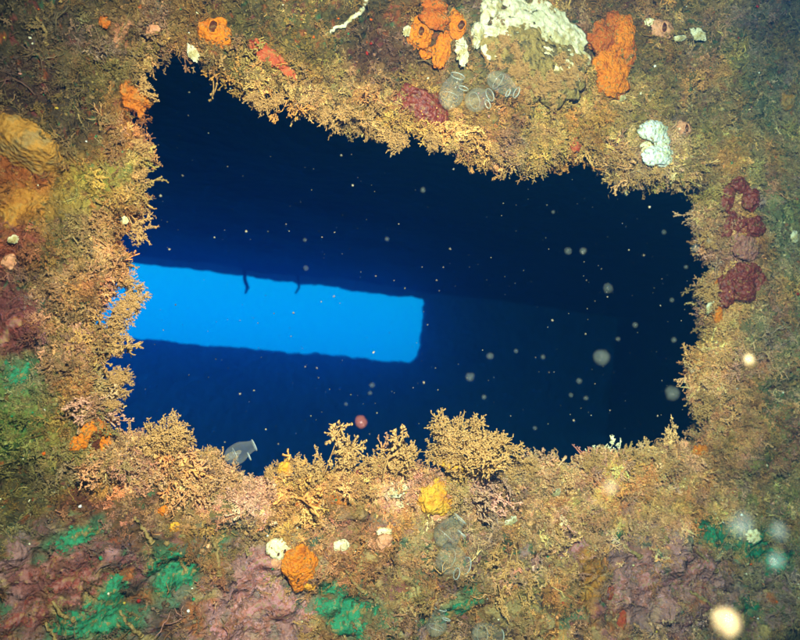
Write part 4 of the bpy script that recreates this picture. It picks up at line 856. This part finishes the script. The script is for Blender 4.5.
colony(708, 236, [(0, 0, 20, -78), (0, 8, 14, -100)], 'small pointed hydroid tuft below the looped sea squirts', HG)
colony(702, 400, [(0, -4, 18, -60), (-2, 6, 20, -90), (0, 16, 16, -110)], 'hydroid tuft on the upright edge low beside the dark water', HG)
colony(640, 168, [(-14, 0, 22, -170), (-4, 0, 26, 178), (8, 0, 24, 170), (20, 0, 20, 160), (-22, -4, 20, -150)], 'hydroid colony hanging below the bright white sponge', HG)
colony(690, 176, [(-8, 0, 22, -175), (4, 2, 20, 170)], 'hydroid tuft hanging in the upper corner beside the white sponge', HG)
for (px, py, ls, lab) in ((500, 152, [(-10, 14, -172), (2, 18, 176), (12, 14, 170)], 'hanging hydroid tuft under the big shell'), (385, 134, [(-8, 14, 190), (4, 20, 178), (14, 20, 170)], 'forked hydroid tuft hanging under the tiny orange cup sponge'),
        (330, 118, [(-10, 16, 186), (0, 18, 180), (12, 14, 172)], 'hydroid tuft hanging midway along the upper edge'), (265, 100, [(-12, 16, 186), (0, 20, 180), (12, 16, 172)], 'hydroid tuft hanging under the long red sponge'),
        (545, 154, [(-8, 12, 186), (6, 14, 176)], 'short hydroid tuft hanging beside the small red orange sponge'), (440, 142, [(-12, 14, 190), (-2, 18, 180), (10, 16, 172)], 'hydroid tuft hanging under the dark red squirt')):
    colony(px, py, [(a, 0, b * 1.2, c_) for a, b, c_ in ls], lab, HG)
colony(128, 295, [(0, 0, 30, 95), (-4, 8, 28, 108), (-4, -8, 22, 70), (-10, 16, 26, 120)], 'hydroid colony reaching across the bright slot from the upright edge', HG)
colony(112, 318, [(0, 0, 26, 80), (0, 8, 24, 95), (4, 20, 26, 110)], 'hydroid colony on the upright edge just below the slot light', HG)
colony(112, 380, [(0, -6, 26, 70), (2, 4, 28, 95), (0, 14, 26, 110), (0, 24, 20, 100)], 'bushy hydroid colony on the upright edge above the folded orange sponge', HG)
colony(134, 222, [(0, 0, 34, 120), (4, 6, 26, 95), (0, 14, 20, 110)], 'thin hydroid sprig on the upright edge above the slot light', HG, STALK, 'stalk')
colony(142, 80, [(0, 0, 22, 100), (0, 12, 26, 105), (-4, -10, 18, 80)], 'thin hydroid sprigs on the rough orange crust', HG, STALK, 'stalk')
colony(138, 165, [(0, -14, 18, 80), (0, 0, 18, 100), (0, 12, 20, 95)], 'short hydroid sprigs on the upright edge below the rough orange crust', HG)

for k in range(60):
    a_ = rng.uniform(-3.6, .5); f_ = rng.uniform(.35, .95); o = bpy.data.objects.new('growth', FROND[k % 5]); C.objects.link(o); o.parent = sh; sc_ = pxm(SHELL)
    o.location = (2 * sc_ + math.cos(a_) * f_ * 56 * sc_, -.010 - .011 * math.sqrt(1 - f_ ** 2.4), -4 * sc_ + math.sin(a_) * f_ * 35 * sc_)
    d = np.array([math.cos(a_) * .7 + rng.normal(0, .4), -.8, math.sin(a_) * .7 + rng.normal(0, .4)])
    o.rotation_euler = (Vector(d).to_track_quat('Z', 'Y') @ Matrix.Rotation(rng.uniform(0, 6.28), 3, 'Z').to_quaternion()).to_euler(); o.scale = (rng.uniform(9, 15) * sc_,) * 3

# branching bryozoan lying on the lower wall
c = seat(505, 560); s = pxm(c); t = empty('bryozoan', c); tag(t, 'branching tan bryozoan clump drooping down the wall below the biggest hydroid bush', 'bryozoan')
for (dx, dy, L, a) in ((-2, -46, 34, 170), (14, -40, 36, 145), (-8, -18, 34, 190), (4, -10, 40, 165), (16, 2, 36, 150), (-6, 22, 34, 185), (8, 32, 36, 165), (36, -44, 30, 115)):
    me = STALK[rng.integers(0, 4)]; o = bpy.data.objects.new('branch', me); C.objects.link(o); o.parent = t
    p = seat(505 + dx, 560 + dy) - c; o.location = p + np.array([0, -.006, 0])
    d = roll(a) @ np.array([0, -.12, 1.0]); o.rotation_euler = (Vector(d).to_track_quat('Z', 'Y') @ Matrix.Rotation(rng.uniform(0, 6.28), 3, 'Z').to_quaternion()).to_euler()
    o.scale = (L * s * .8, L * s * .8, L * s)

# ------------------------------------------------------------------ drifting particles, shaped as their blurred backscatter discs
def drift(px, py, r, depth, mat, label, group=None):
    """depth: metres from the lens along the ray"""
    d = ray(px, py); P = EYE + d * depth; s = depth / F
    t = blob_geo(r * s, r * s, r * s, int(px + py), .16, 1.5, 3, .05)
    o = mesh_obj('backscatter_particle', t[0], t[1], MAT[mat]); o.location = P
    return tag(o, label, 'particle', group)
DG = 'backscatter discs of particles in front of the dark water'
FAINT = 'small faint backscatter disc of a particle drifting in the dark water'
drift(602, 357, 8, .45, 'speck', 'largest pale green backscatter disc of a particle drifting in the dark water', DG)
drift(672, 393, 7, .45, 'speck', 'pale green backscatter disc of a particle drifting near the lower corner by the tan wall', DG)
drift(727, 621, 14, .22, 'speck_pale', 'large round cream backscatter disc of a particle drifting in front of the lower wall')
drift(749, 359, 6, .30, 'speck_pale', 'small bright cream backscatter disc of a particle drifting in front of the tan wall')
drift(361, 422, 6, .5, 'speck_red', 'round reddish backscatter disc of a particle drifting above the forked hydroid stalk')
drift(741, 526, 15, .25, 'speck_teal', 'pale bluish backscatter disc drifting in front of the green crust')
drift(778, 531, 10, .25, 'speck_teal', 'small teal backscatter disc drifting in front of the green crust')
drift(776, 560, 10, .25, 'speck_teal', 'lower teal backscatter disc drifting in front of the small teal crust')
drift(610, 487, 9, .25, 'speck', 'pale round backscatter disc drifting in front of the tan turf bank')
drift(470, 377, 4.5, .5, 'speck', 'pale ringed backscatter disc of a particle drifting above the biggest hydroid bush', DG)
for (x, y, r) in ((387, 239, 2.5), (423, 190, 3), (568, 251, 6), (583, 251, 3.5), (608, 288, 5), (695, 248, 4.5), (686, 267, 3), (672, 300, 3), (626, 193, 3), (635, 325, 3), (674, 340, 3), (692, 371, 3), (579, 381, 3.5), (571, 395, 3),
                  (586, 398, 3.5), (484, 397, 3.5), (372, 385, 3), (370, 393, 2.5), (346, 404, 2), (305, 240, 2), (306, 268, 3.5), (543, 357, 3), (516, 351, 3), (535, 428, 2.5), (490, 356, 4), (618, 339, 3), (553, 212, 2.5), (664, 232, 2.5), (709, 241, 3)):
    drift(x, y, r * rng.uniform(.6, 1.05), .5 + .12 * random.random(), 'speck', FAINT, 'small faint backscatter discs of particles')
# countless specks
pts = []
for _ in range(620):
    x, y = rng.uniform(120, 700), rng.uniform(80, 450); d = ray(x, y); pts.append(EYE + d * rng.uniform(.55, 1.6))
pts = np.array(pts); n = len(pts)
scatter('marine_snow', pts, rng.normal(0, 1, (n, 3)), np.repeat((.0007 + .0014 * rng.random(n) ** 3)[:, None], 3, 1), np.tile(lin((190, 184, 150)), (n, 1)) * rng.uniform(.1, .6, (n, 1)), col_c, 6, 'fine pale marine snow drifting in the dark water', 'marine snow', .5)

# ------------------------------------------------------------------ the water itself
hz = mesh_obj('haze', [(x, y, z) for x in (-6, 6) for y in (-4.5, 7) for z in (-1, 3.2)], [(0, 1, 3, 2), (4, 6, 7, 5), (0, 4, 5, 1), (2, 3, 7, 6), (0, 2, 6, 4), (1, 5, 7, 3)], smooth=False)
hm = bpy.data.materials.new('blue_water'); hm.use_nodes = True; t = hm.node_tree; t.nodes.clear()
pv = t.nodes.new('ShaderNodeVolumePrincipled'); om = t.nodes.new('ShaderNodeOutputMaterial'); va = t.nodes.new('ShaderNodeVolumeAbsorption'); ad = t.nodes.new('ShaderNodeAddShader'); va.inputs['Color'].default_value = (0, .72, .95, 1); va.inputs['Density'].default_value = .32
t.links.new(pv.outputs[0], ad.inputs[0]); t.links.new(va.outputs[0], ad.inputs[1]); t.links.new(ad.outputs[0], om.inputs['Volume'])
pv.inputs['Color'].default_value = (0.02, 0.22, 0.85, 1); pv.inputs['Density'].default_value = 0.25; pv.inputs['Anisotropy'].default_value = 0.86
pv.inputs['Absorption Color'].default_value = (0.3, 0.7, 0.9, 1)
hz.data.materials.append(hm); tag(hz, 'clear blue sea water filling the wreck', 'water', kind='stuff')
